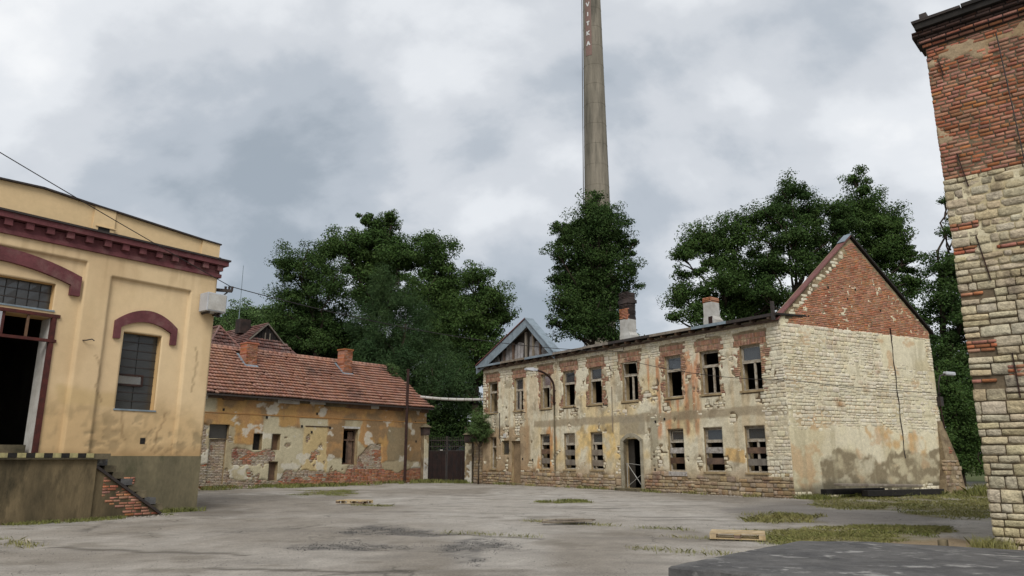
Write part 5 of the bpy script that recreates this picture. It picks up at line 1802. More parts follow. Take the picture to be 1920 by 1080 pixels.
# ------------------------------------------------------------------ chimney stack
def build_stack():
    cx, cy = 11.95, 97.0
    S = thing('chimney_stack', 'very tall tapering concrete factory chimney with faded lettering above the trees', 'chimney', (cx, cy, 0))
    zs = [0, 12, 24, 38, 50, 58, 67, 76]
    rad = lambda z: 2.28 - 0.0142 * z
    m = MB()
    m.tube([(0, 0, z) for z in zs], [rad(z) for z in zs], 40)
    m.build('shaft', M_stack, S, smooth=True)
    for z in [20 + 3.1 * i for i in range(18)]:
        MB().tube([(0, 0, z), (0, 0, z + 0.10)], rad(z) + 0.018, 40).build('ring_joint', M_stack, S)
    # the painted strip faces the yard, a little left of the middle
    th0 = math.atan2(-cy, -cx) - R(27)

    def curved(u0, u1, z0, z1, lift, n=6):
        mm = MB()
        for i in range(n):
            a, b = u0 + (u1 - u0) * i / n, u0 + (u1 - u0) * (i + 1) / n
            pts = []
            for lf in (lift, lift - 0.03):
                for (u, z) in ((a, z0), (b, z0), (b, z1), (a, z1)):
                    r = rad(z) + lf
                    t = th0 + u / rad(z)
                    pts.append((r * math.cos(t), r * math.sin(t), z))
            mm.add(pts, [(0, 1, 2, 3), (7, 6, 5, 4), (0, 4, 5, 1), (1, 5, 6, 2), (2, 6, 7, 3), (3, 7, 4, 0)])
        return mm
    curved(-0.5, 0.5, 58.6, 68.6, 0.03, 8).build('painted_strip', M_stackred, S)
    strokes = {
        'V': [((-.45, .5), (0, -.5)), ((.45, .5), (0, -.5))],
        'I': [((0, .5), (0, -.5))],
        'T': [((-.45, .43), (.45, .43)), ((0, .4), (0, -.5))],
        'K': [((-.35, .5), (-.35, -.5)), ((.4, .5), (-.3, 0)), ((-.3, .0), (.42, -.5))],
        'A': [((-.45, -.5), (0, .5)), ((.45, -.5), (0, .5)), ((-.25, -.15), (.25, -.15))]}
    for ch, zc in zip('VITKA', (67.05, 65.4, 63.85, 62.25, 60.55)):
        mm = MB()
        H = 0.66
        for (p, q) in strokes[ch]:
            n = 4
            d = Vector((q[0] - p[0], q[1] - p[1])) * H
            nn = Vector((-d.y, d.x)).normalized() * 0.085
            for i in range(n):
                pts = []
                for lf in (0.06, 0.02):
                    for t, s in ((i / n, -1), ((i + 1) / n, -1), ((i + 1) / n, 1), (i / n, 1)):
                        u = p[0] * H * 0.8 + d.x * 0.8 * t + nn.x * s
                        z = zc + p[1] * H + d.y * t + nn.y * s
                        a = th0 + u / rad(z)
                        r = rad(z) + lf
                        pts.append((r * math.cos(a), r * math.sin(a), z))
                mm.add(pts, [(0, 1, 2, 3), (7, 6, 5, 4), (0, 4, 5, 1), (1, 5, 6, 2), (2, 6, 7, 3), (3, 7, 4, 0)])
        mm.build('letter', M_letter, S)
    lad = MB()
    tl = math.atan2(-cy, -cx) - R(82)
    for s in (-0.2, 0.2):
        lad.tube([((rad(z) + 0.18) * math.cos(tl + s / 2), (rad(z) + 0.18) * math.sin(tl + s / 2), z) for z in range(6, 76, 5)], 0.04, 5)
    z = 20
    while z < 75:
        lad.bar(((rad(z) + 0.18) * math.cos(tl - .1), (rad(z) + 0.18) * math.sin(tl - .1), z), ((rad(z) + 0.18) * math.cos(tl + .1), (rad(z) + 0.18) * math.sin(tl + .1), z), 0.05)
        z += 0.8
    lad.build('ladder', M_darkmetal, S)


build_stack()


# ------------------------------------------------------------------ gate, pillars, pipe, post
def build_gate():
    ang = math.atan2(50.45 - 51.25, -3.05 + 5.85)
    G = thing('yard_gate', 'rusty sheet-metal gate with bars on top between the two houses', 'gate', (-5.80, 51.2, 0), ang)
    W = 2.86
    for k in range(2):
        x0, x1 = k * W / 2 + 0.02, (k + 1) * W / 2 - 0.02
        f = MB()
        f.box(x0, x0 + 0.06, -0.03, 0.03, 0.08, 3.05).box(x1 - 0.06, x1, -0.03, 0.03, 0.08, 3.05)
        for z in (0.10, 2.05, 2.35, 2.75):
            f.box(x0 + 0.06, x1 - 0.06, -0.028, 0.028, z, z + 0.05)
        lf = f.build('gate_leaf', M_darkmetal, G)
        x = x0 + 0.07
        while x < x1 - 0.3:
            MB().box(x + 0.004, x + 0.32, -0.015, 0.005, 0.15, 2.05).build('sheet', M_gate, lf)
            x += 0.33
        x = x0 + 0.14
        while x < x1 - 0.08:
            MB().box(x - 0.011, x + 0.011, -0.011, 0.011, 2.10, 3.0).build('bar', M_darkmetal, lf)
            x += 0.135
    MB().box(0.95, 1.15, -0.05, -0.03, 2.10, 2.16).build('sign_plate', M_white, G)
    return G


build_gate()


def pillar(label, x, y, rz, w, h, seed):
    P = thing('gate_pillar', label, 'pillar', (x, y, 0), rz, 'pillars of the yard gate')
    s = wall_core('shaft', P, -w / 2, w / 2, -0.05, h, [], w, M_mortar, M_mortar, y0=-w / 2)
    lv = lambda X, Z: w / 2 + 0.02 + (fbm(X * 2, Z * 2, seed, 4) - 0.5) * 0.03 - 0.06 * sst(0.58, 0.62, fbm(X * 2.4, Z * 1.9, seed + 3, 4))
    co = lambda X, Z: mixa(mixa(np.broadcast_to(lin(196, 186, 158, K), X.shape + (3,)).copy(), lin(120, 108, 88, K), sst(0.5, 0.62, fbm(X * 2, Z * 2, seed + 5, 4))), lin(206, 204, 198, K), (1 - sst(1.5, 1.7, Z)) * 0.6)
    plaster('plaster', s, -w / 2, w / 2, 0.0, h - 0.02, [], lv, co, M_plaster, 0.05, back=-w / 2 + 0.02, minl=-9)
    MB().box(-w / 2 - 0.05, w / 2 + 0.05, -w / 2 - 0.05, w / 2 + 0.05, h, h + 0.5, 0.015, random.Random(seed)).build('cap', M_soot, P)
    t = h + 0.5
    MB().add([(-w / 2 - .16, -w / 2 - .16, t + .002), (w / 2 + .16, -w / 2 - .16, t + .002), (w / 2 + .16, w / 2 + .16, t + .002), (-w / 2 - .16, w / 2 + .16, t + .002), (0, 0, t + .28)],
             [(0, 1, 2, 3), (0, 1, 4), (1, 2, 4), (2, 3, 4), (3, 0, 4)]).build('cap_stone', M_concrete, P)


pillar('pale square pillar with dark cap left of the rusty gate, beside the low house', -5.95, 51.05, R(40), 0.36, 3.15, 701)
pillar('pale square pillar with dark cap right of the rusty gate, below the ivy', -2.85, 50.2, R(-14), 0.48, 2.62, 711)

low = thing('boundary_wall', 'short stone wall between the right gate pillar and the long house', 'wall', (-2.55, 50.0, 0), R(-50))
wc = wall_core('wall_body', low, 0, 1.2, -0.05, 2.75, [], 0.35, M_mortar, M_mortar)
pieces('stone', 'stone_rubble', wc, courses(0, 1.2, 0.0, 2.75, (0.14, 0.24), (0.2, 0.5), 720, [], None, proud=(0.0, 0.04)), 'stone', M_stone_plinth, 300, 0.1, 721)

post = thing('rusty_post', 'tall rusty steel post standing in front of the orange low house', 'post', tuple(CM @ Vector((-2.25, -0.55, 0))))
MB().box(-0.085, 0.085, -0.085, 0.085, -0.1, 7.35).build('shaft', M_rust, post, bevel=0.01)
MB().box(-0.10, 0.10, -0.10, 0.10, 7.352, 7.46).build('cap', M_rust, post)
MB().box(-0.16, 0.16, -0.16, 0.16, -0.05, 0.05).build('base_plate', M_rust, post)

pipe = thing('overhead_pipe', 'pale wrapped pipe bridging the gap high above the rusty gate', 'pipe', (-6.9, 52.0, 5.85))
pv = Vector((-1.75, 49.35, 5.42)) - Vector((-6.9, 52.0, 5.85))
MB().tube([pv * t + Vector((0, 0, -0.10 * math.sin(math.pi * t))) for t in np.linspace(0, 1, 13)], 0.10, 10).build('lagging', M_white, pipe, smooth=True)
for t in np.linspace(0.06, 0.94, 9):
    p = pv * t + Vector((0, 0, -0.10 * math.sin(math.pi * t)))
    d = pv.normalized()
    MB().tube([p - d * 0.02, p + d * 0.02], 0.11, 10).build('strap', M_wood, pipe)


# ------------------------------------------------------------------ lamps, box, bracket, cables
BM = Matrix.Translation((11.427, 30.70, 0)) @ Matrix.Rotation(R(-54), 4, 'Z')
GM = Matrix.Translation((11.427, 30.70, 0)) @ Matrix.Rotation(R(27), 4, 'Z')
lamp = thing('street_lamp', 'curved dark street lamp on the front wall between upper windows of the long house', 'lamp', tuple(BM @ Vector((-15.1, 0, 0.9))), R(-54))
MB().tube([(0, -0.12, 0.0), (0, -0.12, 3.75)], 0.045, 8).build('conduit', M_concrete, lamp)
pts = [(0, -0.13, 3.7), (0, -0.13, 4.6)] + [(0, -0.13 - 1.55 * math.sin(t) * (1 if True else 0), 4.6 + 1.02 * (1 - math.cos(t)) * 0 + 1.05 * math.sin(t * 0.98) ** 0.8 * 1.0) for t in np.linspace(0.12, math.pi / 2, 9)]
pts = [(0, -0.13, 3.7), (0, -0.13, 4.7)] + [(0, -0.13 - 1.35 * (1 - math.cos(t)), 4.7 + 0.92 * math.sin(t)) for t in np.linspace(0.15, math.pi / 2 + 0.05, 9)]
MB().tube(pts, 0.062, 8).build('pole', M_rust, lamp, smooth=True)
MB().box(-0.05, 0.05, -0.13, 0.0, 3.8, 3.86).box(-0.05, 0.05, -0.13, 0.0, 4.5, 4.56).build('bracket', M_darkmetal, lamp)
hd = MB().add([(-0.11, -1.40, 5.60), (0.11, -1.40, 5.60), (0.16, -1.75, 5.56), (-0.16, -1.75, 5.56), (0.12, -2.20, 5.60), (-0.12, -2.20, 5.60),
               (-0.08, -1.40, 5.70), (0.08, -1.40, 5.70), (0.12, -1.75, 5.76), (-0.12, -1.75, 5.76), (0.09, -2.20, 5.70), (-0.09, -2.20, 5.70)],
              [(0, 1, 2, 3), (3, 2, 4, 5), (6, 9, 8, 7), (9, 11, 10, 8), (0, 3, 9, 6), (3, 5, 11, 9), (1, 7, 8, 2), (2, 8, 10, 4), (0, 6, 7, 1), (5, 4, 10, 11)]).build('lamp_head', M_greybox, lamp)
MB().add([(-0.11, -1.72, 5.548), (0.11, -1.72, 5.548), (0.09, -2.15, 5.58), (-0.09, -2.15, 5.58), (-0.08, -1.74, 5.50), (0.08, -1.74, 5.50), (0.06, -2.1, 5.53), (-0.06, -2.1, 5.53)],
         [(0, 1, 2, 3), (7, 6, 5, 4), (0, 4, 5, 1), (1, 5, 6, 2), (2, 6, 7, 3), (3, 7, 4, 0)]).build('diffuser', M_glass_sky, hd)

lp2 = thing('wall_lamp', 'white lamp head on a short arm at the right end of the brick gable', 'lamp', tuple(GM @ Vector((10.0, -0.1, 4.3))), R(27))
MB().tube([(0, 0, 0), (0.02, -0.05, 0.8), (0.15, -0.1, 1.15), (0.5, -0.15, 1.25)], 0.04, 8).build('arm', M_darkmetal, lp2, smooth=True)
MB().box(0.45, 1.15, -0.27, -0.03, 1.18, 1.36).build('lamp_head', M_greybox, lp2, bevel=0.04)
MB().box(-0.1, 0.12, -0.12, 0.06, -0.3, 0.15).build('junction_box', M_darkmetal, lp2)
MB().tube([(0.0, 0, -0.2), (0.1, 0, -1.2), (0.18, 0.05, -2.2)], 0.035, 6).build('conduit', M_rust, lp2)

bx = thing('equipment_box', 'pale grey metal box fixed high on the corner of the yellow hall', 'box', tuple(hall_pt(-0.22, -0.12, 6.3)), R(52.74))
MB().box(-0.34, 0.36, -0.52, -0.03, 0.04, 0.66).build('housing', M_greybox, bx, bevel=0.015)
MB().box(-0.30, 0.32, -0.535, -0.522, 0.08, 0.62).build('front_cover', M_white, bx)
MB().tube([(0.1, -0.3, 0.04), (0.14, -0.3, -0.06), (0.3, -0.25, -0.05), (0.34, -0.1, 0.05)], 0.035, 6).build('cable_gland', M_darkmetal, bx)
MB().bar((-0.2, 0.0, 0.0), (-0.2, -0.45, 0.0), 0.05, 0.06).bar((0.2, 0.0, 0.0), (0.2, -0.45, 0.0), 0.05, 0.06).build('bracket', M_darkmetal, bx)

br = thing('cable_bracket', 'dark iron cable arm sticking out beside the grey box on the yellow hall', 'bracket', tuple(hall_pt(0.0, 0.35, 7.12)), R(0))
MB().bar((0, 0, 0.16), (0.78, 0.1, 0.12), 0.09, 0.1).build('arm', M_darkmetal, br)
MB().bar((0.0, 0.05, -0.45), (0.62, 0.12, 0.08), 0.04).build('strut', M_darkmetal, br)
for x in (0.55, 0.68, 0.78):
    MB().tube([(x, 0.1, 0.1), (x, 0.1, 0.28)], [0.03, 0.045], 6).build('insulator', M_darkmetal, br)
bpt = Vector(hall_pt(0.0, 0.35, 7.12)) + Vector((0.72, 0.1, 0.28))


def cable(label, p, q, sag, r=0.014, n=24):
    p, q = Vector(p), Vector(q)
    pts = [p.lerp(q, t) + Vector((0, 0, -sag * 4 * t * (1 - t))) for t in np.linspace(0, 1, n)]
    o = MB().tube(pts, r, 5).build('overhead_cable', M_cable, None)
    return tag(o, label, 'cable', 'overhead cables')


M_cable = pmat('cable_sheath', lin(44, 42, 42, K), lin(56, 52, 50, K), scale=5)
cable('dark cable running down across the yellow hall from the upper left sky', (-14.14, 16.0, 9.83), bpt, 0.05)
b1 = BM @ Vector((-9.0, -0.45, 7.0))
cable('dark cable crossing from the yellow hall in front of the trees to the long house', bpt, b1, 0.55, 0.016, 40)
b2 = GM @ Vector((0.0, -0.25, 4.75))
cable('dark cable slung across the upper windows of the long house', b1 + Vector((0, 0, -0.4)), b2, 0.25)
cable('dark cable stretched across the pale stone gable', b2, GM @ Vector((9.95, -0.2, 4.6)), 0.05)
an = thing('antenna_mast', 'thin grey mast rising above distant trees beside the yellow hall', 'mast', (-28.5, 75.0, 0))
MB().tube([(0, 0, 0), (0, 0, 21.5)], [0.06, 0.03], 6).build('mast', M_zinc, an)


# ------------------------------------------------------------------ slab, pallets, planks
slab = thing('concrete_slab', 'dark low concrete slab in the right foreground with chipped front edge', 'slab', (2.0, 10.5, 0))
poly = [(2.10, 10.58), (5.25, 14.15), (6.6, 14.3), (8.45, 13.55), (12.5, 11.0), (12.5, 3.6)]
tops = [0.165, 0.12, 0.09, 0.05, 0.05, 0.165]
xs_, nn = [], 0
edge = []
rg = random.Random(77)
for i in range(len(poly)):
    (a, b), (c, d) = poly[i], poly[(i + 1) % len(poly)]
    k = max(1, int(math.hypot(c - a, d - b) / 0.18))
    for j in range(k):
        t = j / k
        e = rg.uniform(-0.035, 0.035) * rg.random() if j else 0.03
        edge.append((a + (c - a) * t + e - 2.0, b + (d - b) * t + e - 10.5, tops[i] + (tops[(i + 1) % len(poly)] - tops[i]) * t))
n = len(edge)
ctr = (sum(p[0] for p in edge) / n, sum(p[1] for p in edge) / n)
m = MB()
V = [(x, y, -0.12) for x, y, z in edge] + [(x + rg.uniform(-.012, .012), y, z - 0.03) for x, y, z in edge]
V += [(x + (ctr[0] - x) * 0.008, y + (ctr[1] - y) * 0.008, z + rg.uniform(-0.006, 0.004)) for x, y, z in edge]
Fq = []
for L0 in (0, n):
    for i in range(n):
        j = (i + 1) % n
        Fq.append((L0 + i, L0 + j, L0 + n + j, L0 + n + i))
Fq.append(tuple(range(2 * n, 3 * n)))
m.add(V, Fq)
m.build('slab_body', M_slabtop, slab)


def pallet(label, x, y, z, rz):
    P = thing('wooden_pallet', label, 'pallet', (x, y, z), rz, 'wooden pallets on the yard')
    P.scale = (0.9, 0.95, 0.8)
    r = random.Random(int(x * 10))
    for yy in (-0.36, 0.0, 0.36):
        MB().box(-0.6, 0.6, yy - 0.05, yy + 0.05, 0.0, 0.022).build('bottom_board', M_pallet, P)
        for xx in (-0.53, 0.0, 0.53):
            MB().box(xx - 0.07, xx + 0.07, yy - 0.05, yy + 0.05, 0.024, 0.10).build('block', M_woodbrown if r.random() < 0.4 else M_pallet, P)
    for xx in (-0.53, 0.0, 0.53):
        MB().box(xx - 0.07, xx + 0.07, -0.4, 0.4, 0.102, 0.122).build('cross_board', M_pallet, P)
    for k in range(5):
        yy = -0.35 + k * 0.175
        MB().box(-0.6, 0.6, yy - 0.05, yy + 0.05, 0.124, 0.146).build('top_board', M_pallet, P)
    return P


pallet('fresh wooden pallet beside the grass patch behind the dark slab', 4.66, 15.85, 0.0, R(-18))
pallet('fresh wooden pallet farther off on the yard toward the yellow hall', -5.72, 27.6, 0.0, R(-22))
rg = random.Random(9)
for i, (x, y, z, a, l) in enumerate(((1.40, 19.4, 0.02, 8, 1.3), (1.55, 19.7, 0.03, -6, 1.2), (1.35, 19.95, 0.02, 3, 1.1), (1.6, 19.5, 0.06, 14, 1.0))):
    o = MB().box(-l / 2, l / 2, -0.08, 0.08, 0, 0.028, 0.006, rg).build('plank', M_wood, None)
    o.location, o.rotation_euler = (x, y, z), (0, R(rg.uniform(-1.5, 1.5)), R(a))
    tag(o, ('grey plank nearest to the viewer in the small heap on the yard', 'grey plank in the middle of the small heap on the yard', 'grey plank farthest back in the small heap on the yard', 'short grey plank lying crosswise on top of the small heap')[i], 'plank', 'planks heaped on the yard')
for i, (lab, p, q, w, h) in enumerate((('long pale grey beam lying on top along the foot of the gable', (1.2, -1.15, 0.56), (6.4, -1.0, 0.44), 0.40, 0.10),
                                       ('dark timber beam lying lowest along the foot of the gable', (2.6, -1.25, 0.20), (7.9, -1.0, 0.16), 0.30, 0.24),
                                       ('short dark beam tucked behind the pale one at the gable foot', (1.0, -0.6, 0.26), (4.6, -0.55, 0.26), 0.30, 0.22))):
    o = MB().bar(p, q, w, h).build('beam', (M_wood, M_black, M_darkwood)[i], None, bevel=0.015)
    o.matrix_world = GM
    tag(o, lab, 'beam', 'beams by the gable')


# ------------------------------------------------------------------ trees
def leaf_cloud(centers, radii, counts, size, rng, flat=0.75, squash=1.0):
    P, O = [], []
    for c, r, n in zip(centers, radii, counts):
        n = int(n)
        d = rng.normal(size=(n, 3))
        d /= np.linalg.norm(d, axis=1)[:, None]
        rad = r * rng.uniform(0.15, 1.0, n) ** 0.55
        P.append(np.asarray(c) + d * rad[:, None] * np.array([1, 1, flat]))
        O.append(d)
    P, O = np.concatenate(P), np.concatenate(O)
    n = len(P)
    nrm = rng.normal(size=(n, 3)) * 0.55 + O * 0.9 + np.array([0, 0, 0.55])
    nrm /= np.linalg.norm(nrm, axis=1)[:, None]
    t = np.cross(nrm, rng.normal(size=(n, 3)))
    t /= np.linalg.norm(t, axis=1)[:, None]
    b = np.cross(nrm, t)
    s = size * rng.uniform(0.6, 1.3, n)[:, None]
    V = np.stack([P - t * s, P - b * s * 0.55 * squash + nrm * s * 0.12, P + t * s, P + b * s * 0.55 * squash + nrm * s * 0.12], 1).reshape(-1, 3)
    Q = np.arange(4 * n).reshape(-1, 4)
    return V, Q


def limb(m, p, q, r0, r1, rnd, n=5, bend=0.12):
    p, q = Vector(p), Vector(q)
    L = (q - p).length
    off = [Vector((rnd.uniform(-1, 1), rnd.uniform(-1, 1), rnd.uniform(-0.3, 0.6))) * L * bend * math.sin(math.pi * i / n) * 0.5 for i in range(n + 1)]
    m.tube([p.lerp(q, i / n) + off[i] for i in range(n + 1)], [r0 + (r1 - r0) * i / n for i in range(n + 1)], 7)


def tree(name, label, base, lobes, mat, seed, dens=620, size=0.17, trunk_r=0.35, depth=1.0, fork=0.35, group='trees behind the houses', pine=False, fill=True):
    T = thing(name, label, 'tree', (base[0], base[1], 0), 0, group)
    rng = np.random.default_rng(seed)
    rnd = random.Random(seed)
    zmax = max(l[1] for l in lobes)
    cxm = sum(l[0] * l[2] for l in lobes) / sum(l[2] for l in lobes)
    C, Rr, Nn = [], [], []
    tips = []
    full = list(lobes)
    if fill:
        for i in range(len(lobes)):
            for j in range(i):
                (xa, za, ra), (xb, zb, rb) = lobes[i], lobes[j]
                if math.hypot(xa - xb, za - zb) < 1.15 * (ra + rb):
                    full.append(((xa + xb) / 2, (za + zb) / 2, 0.62 * min(ra, rb)))
    for (dx, z, r) in full:
        dy = rnd.uniform(-0.8, 0.8) * r * depth
        if len(tips) < len(lobes):
            tips.append((dx, dy, z, r))
        r = r * 1.1
        k = max(10, int(r * r * 8))
        for _ in range(k):
            d = rng.normal(size=3)
            d /= np.linalg.norm(d)
            if d[2] < -0.5:
                d[2] *= 0.5
            rr = r * rng.uniform(0.05, 0.95)
            cr = rng.uniform(0.26, 0.48) * min(r, 2.2) + 0.12
            C.append((dx + d[0] * rr, dy + d[1] * rr, z + d[2] * rr * 0.9))
            Rr.append(cr)
            Nn.append(2.1 * dens * r * r / k * rng.uniform(0.5, 1.4))
    V, Q = leaf_cloud(C, Rr, Nn, size * 0.64, rng, 0.6 if not pine else 1.2, 1.0 if not pine else 0.35)
    obj('crown', mesh_arrays('crown', V, [Q], mat), T)
    m = MB()
    zf = zmax * fork
    m.tube([(0, 0, -0.2), (cxm * 0.1, 0, zf * 0.5), (cxm * 0.25, 0, zf)], [trunk_r * 1.25, trunk_r, trunk_r * 0.85], 9)
    top = Vector((cxm * 0.25, 0, zf))
    main = Vector((cxm * 0.8, 0, zmax * 0.8))
    limb(m, top, main, trunk_r * 0.8, trunk_r * 0.25, rnd, 6, 0.08)
    for (dx, dy, z, r) in tips:
        t = min(0.9, max(0.0, (z - r - zf) / max(0.1, main.z - zf) * 0.7))
        s = top.lerp(main, t)
        limb(m, s, (dx, dy, z - r * 0.2), trunk_r * (0.5 - 0.3 * t), 0.05, rnd, 5, 0.16)
        for _ in range(3):
            a = Vector((dx, dy, z - r * 0.2))
            e = a + Vector((rnd.uniform(-1, 1), rnd.uniform(-1, 1), rnd.uniform(-0.2, 0.9))) * r * 0.8
            limb(m, a.lerp(s, rnd.uniform(0.0, 0.4)), e, 0.07, 0.025, rnd, 3, 0.2)
    m.build('trunk', M_bark, T, smooth=True)
    return T


tree('broadleaf_tree', 'feathery tree at the left end of the dark row, pale sky gaps in its crown', (-16.9, 66), [(-3.0, 19.0, 2.4), (-0.9, 20.6, 2.2), (-3.9, 16.7, 2.0), (0.3, 17.0, 3.0), (-2.4, 13.9, 2.3), (-0.6, 12.0, 2.4), (-4.8, 19.3, 1.0)], M_leaf_dark, 1, 340, 0.15)
tree('broadleaf_tree', 'tallest rounded tree of the left group behind the low house', (-12.6, 68), [(-0.2, 23.3, 2.0), (-0.8, 20.6, 3.1), (-3.2, 21.1, 2.2), (2.5, 20.3, 2.5), (-1.2, 16.9, 3.6), (0.8, 24.6, 0.9), (-1.5, 24.4, 1.0)], M_leaf, 2, 600, 0.18)
tree('broadleaf_tree', 'bushy dark tree right of the tallest one behind the low house', (-6.9, 65), [(-0.2, 20.0, 2.0), (1.0, 17.2, 2.4), (-1.3, 15.7, 2.9), (1.6, 14.7, 2.2), (-1.0, 21.5, 0.8), (0.5, 11.5, 3.0)], M_leaf, 3, 560, 0.17)
tree('broadleaf_tree', 'dark tree leaning right above the rusty gate', (-3.1, 62), [(-0.1, 17.0, 1.6), (1.5, 14.6, 1.9), (-0.6, 13.2, 2.7), (2.4, 13.2, 1.2), (1.0, 10.4, 2.2), (-1.4, 9.0, 2.7), (-0.5, 5.9, 2.2)], M_leaf, 4, 520, 0.16)
tree('pine_tree', 'grey-green pine in front of the dark trees behind the low house', (-8.9, 57), [(-1.3, 14.9, 1.7), (-2.5, 12.3, 2.0), (0.7, 12.7, 2.2), (-1.1, 9.7, 2.6), (2.4, 9.3, 2.2), (1.5, 6.6, 2.6), (4.4, 7.2, 2.2), (-2.3, 8.0, 1.9), (3.6, 4.3, 2.0), (-0.1, 4.8, 2.4)], M_needle, 5, 760, 0.17, pine=True)
tree('broadleaf_tree', 'pale green distant tree between the yellow hall and the dark row', (-32.6, 90), [(-1.5, 18.8, 2.6), (1.5, 19.2, 2.2), (-3.0, 17.2, 2.6), (0.1, 16.2, 3.4), (-5.5, 16.5, 2.6), (4.0, 17.0, 2.4), (-2, 13, 3.5), (3, 13, 3.5)], M_leaf_pale, 6, 420, 0.22)
tree('broadleaf_tree', 'dark tree filling in behind the roof of the rear house', (-20.0, 72), [(-2.4, 14.3, 2.7), (0.8, 14.0, 3.2), (3.5, 12.9, 3.2), (-1.2, 11.8, 2.6), (2.1, 10.3, 3.2), (5.3, 9.7, 3.2), (8, 8, 3.2), (9, 12, 3)], M_leaf_dark, 7, 460, 0.2)
tree('broadleaf_tree', 'slender dark tree growing in front of the tall chimney', (6.7, 60), [(0.1, 22.3, 1.7), (-1.5, 21.0, 1.7), (1.9, 21.5, 1.6), (2.6, 19.6, 1.6), (-2.7, 18.2, 1.4), (0.1, 18.2, 2.3), (3.5, 17.7, 1.0), (-2.3, 14.7, 1.8), (0.9, 15.0, 2.3), (-1.2, 12.2, 2.3), (2.4, 14.4, 1.3), (1.7, 11.7, 2.0), (-3.2, 12.6, 0.9), (-1.5, 16.8, 1.9), (2.1, 17.0, 1.7), (-2.5, 19.9, 1.0), (0.5, 20.3, 2.2), (-0.5, 13.6, 2.2), (3.3, 15.8, 0.9), (-3.0, 16.6, 0.8), (-2.9, 21.2, 0.6), (3.6, 19.4, 0.7), (0.6, 23.6, 0.7)], M_leaf_dark, 8, 340, 0.15)
tree('broadleaf_tree', 'broad dark tree above the two roof chimneys of the long house', (16.5, 58), [(-0.6, 19.3, 2.2), (-2.4, 17.9, 1.5), (1.8, 18.8, 2.3), (-2.4, 14.8, 1.8), (0.5, 15.2, 2.3), (-3.2, 12.8, 1.1), (2.6, 14.1, 2.3), (-0.6, 12.4, 1.7), (3.3, 12.4, 1.7), (4.6, 16.4, 1.8), (4.4, 14, 1.6)], M_leaf, 9, 480, 0.15)
tree('broadleaf_tree', 'tall dark tree left of the gable peak', (21.2, 56), [(1.4, 22.9, 1.5), (-0.3, 20.9, 1.8), (3.0, 21.3, 1.8), (0.8, 18.8, 2.1), (-2.3, 20.2, 1.4), (3.6, 18.8, 1.8), (-0.8, 16.8, 1.6), (1.6, 16.0, 1.5), (4.0, 16.4, 1.6), (5.4, 20.2, 1.5), (-1.6, 14.4, 1.6), (4.6, 14.2, 1.6)], M_leaf_dark, 10, 460, 0.15)
tree('broadleaf_tree', 'highest dark tree, rising behind the brick gable peak', (26.8, 58), [(2.0, 24.6, 1.3), (2.7, 22.1, 2.4), (4.8, 21.4, 1.9), (5.5, 19.3, 1.3), (0.5, 20.7, 1.9), (3.2, 18.6, 2.3), (5.7, 17.7, 1.1), (1.2, 16.8, 1.6), (3.7, 15.8, 1.8), (5.3, 14.0, 1.6), (3.5, 12, 1.8), (5.5, 10.5, 1.8), (0.0, 18.6, 1.4), (4.6, 18.4, 1.6), (6.4, 15.6, 1.4)], M_leaf, 11, 440, 0.15)
tree('broadleaf_tree', 'dark tree in the gap between the gable and the stone building', (29.5, 50), [(0.7, 14.8, 1.3), (2.4, 17.5, 1.4), (2.1, 20.0, 0.7), (0.1, 12.5, 1.4), (1.1, 11.0, 1.8), (2.1, 14.0, 1.8), (0.2, 8.3, 1.6), (-0.9, 11.0, 1.0), (1.2, 7.6, 1.9), (-1.5, 7.4, 1.6), (2.5, 10.5, 1.8), (0.5, 5.0, 2.0)], M_leaf_dark, 12, 460, 0.14)
tree('bush', 'leafy green bush low in the gap right of the gable', (26.3, 44), [(-0.1, 4.7, 1.4), (0.3, 2.5, 1.6), (-0.1, 6.4, 1.1), (1.6, 4.0, 1.7), (0.9, 1.3, 1.2), (-0.6, 1.2, 1.0), (-1.6, 2.8, 1.2), (-1.3, 5.4, 1.1)], M_leaf, 13, 620, 0.11, 0.12, 0.7, 0.2, None)
tree('bush', 'dark thicket filling the gap behind the leafy bush right of the gable', (31.0, 47.5), [(-3.0, 2.5, 2.2), (0, 2.8, 2.4), (2.5, 2.5, 2.2), (-1.5, 5.5, 2.0), (1.5, 5.5, 2.2), (-4.5, 2.0, 1.6), (0.5, 8.0, 1.8)], M_leaf_dark, 17, 300, 0.16, 0.15, 0.7, 0.2, None)
tree('bush', 'dark bush standing behind the rusty gate', (-5.2, 57), [(-1.2, 2.8, 1.7), (1.0, 3.2, 1.8), (0.0, 5.0, 1.8), (2.6, 3.6, 1.6), (-2.6, 4.5, 1.6)], M_leaf_dark, 14, 300, 0.14, 0.15, 0.7, 0.2, None)
ivy = tree('ivy_bush', 'round dense green bush growing on top of the right gate pillar', (-2.15, 48.25), [(0.0, 3.6, 0.85), (-0.4, 3.3, 0.65), (0.45, 3.3, 0.65), (0.1, 4.1, 0.6), (0.15, 2.8, 0.55)], M_leaf_pale, 15, 2200, 0.06, 0.05, 0.7, 0.3, None)
tree('sapling', 'small green shoot growing on the roof ridge of the low house', tuple((CM @ Vector((-1.0, 2.6, 0)))[:2]), [(0.0, 7.75, 0.42), (-0.2, 8.1, 0.3), (0.25, 7.4, 0.3)], M_leaf_pale, 16, 2600, 0.06, 0.02, 0.7, 0.9, None)
shed = thing('metal_shed', 'blue-grey corrugated shed seen through the bars of the gate', 'shed', (-4.2, 66.0, 0), R(-8))
for i in range(16):
    MB().box(-4 + i * 0.5, -4 + i * 0.5 + 0.46, -0.04 * (i % 2), 3.0, -0.05, 4.2).build('panel', M_zinc, shed)
MB().box(-4.2, 4.2, -0.3, 3.2, 4.2, 4.35).build('roof', M_darkmetal, shed)


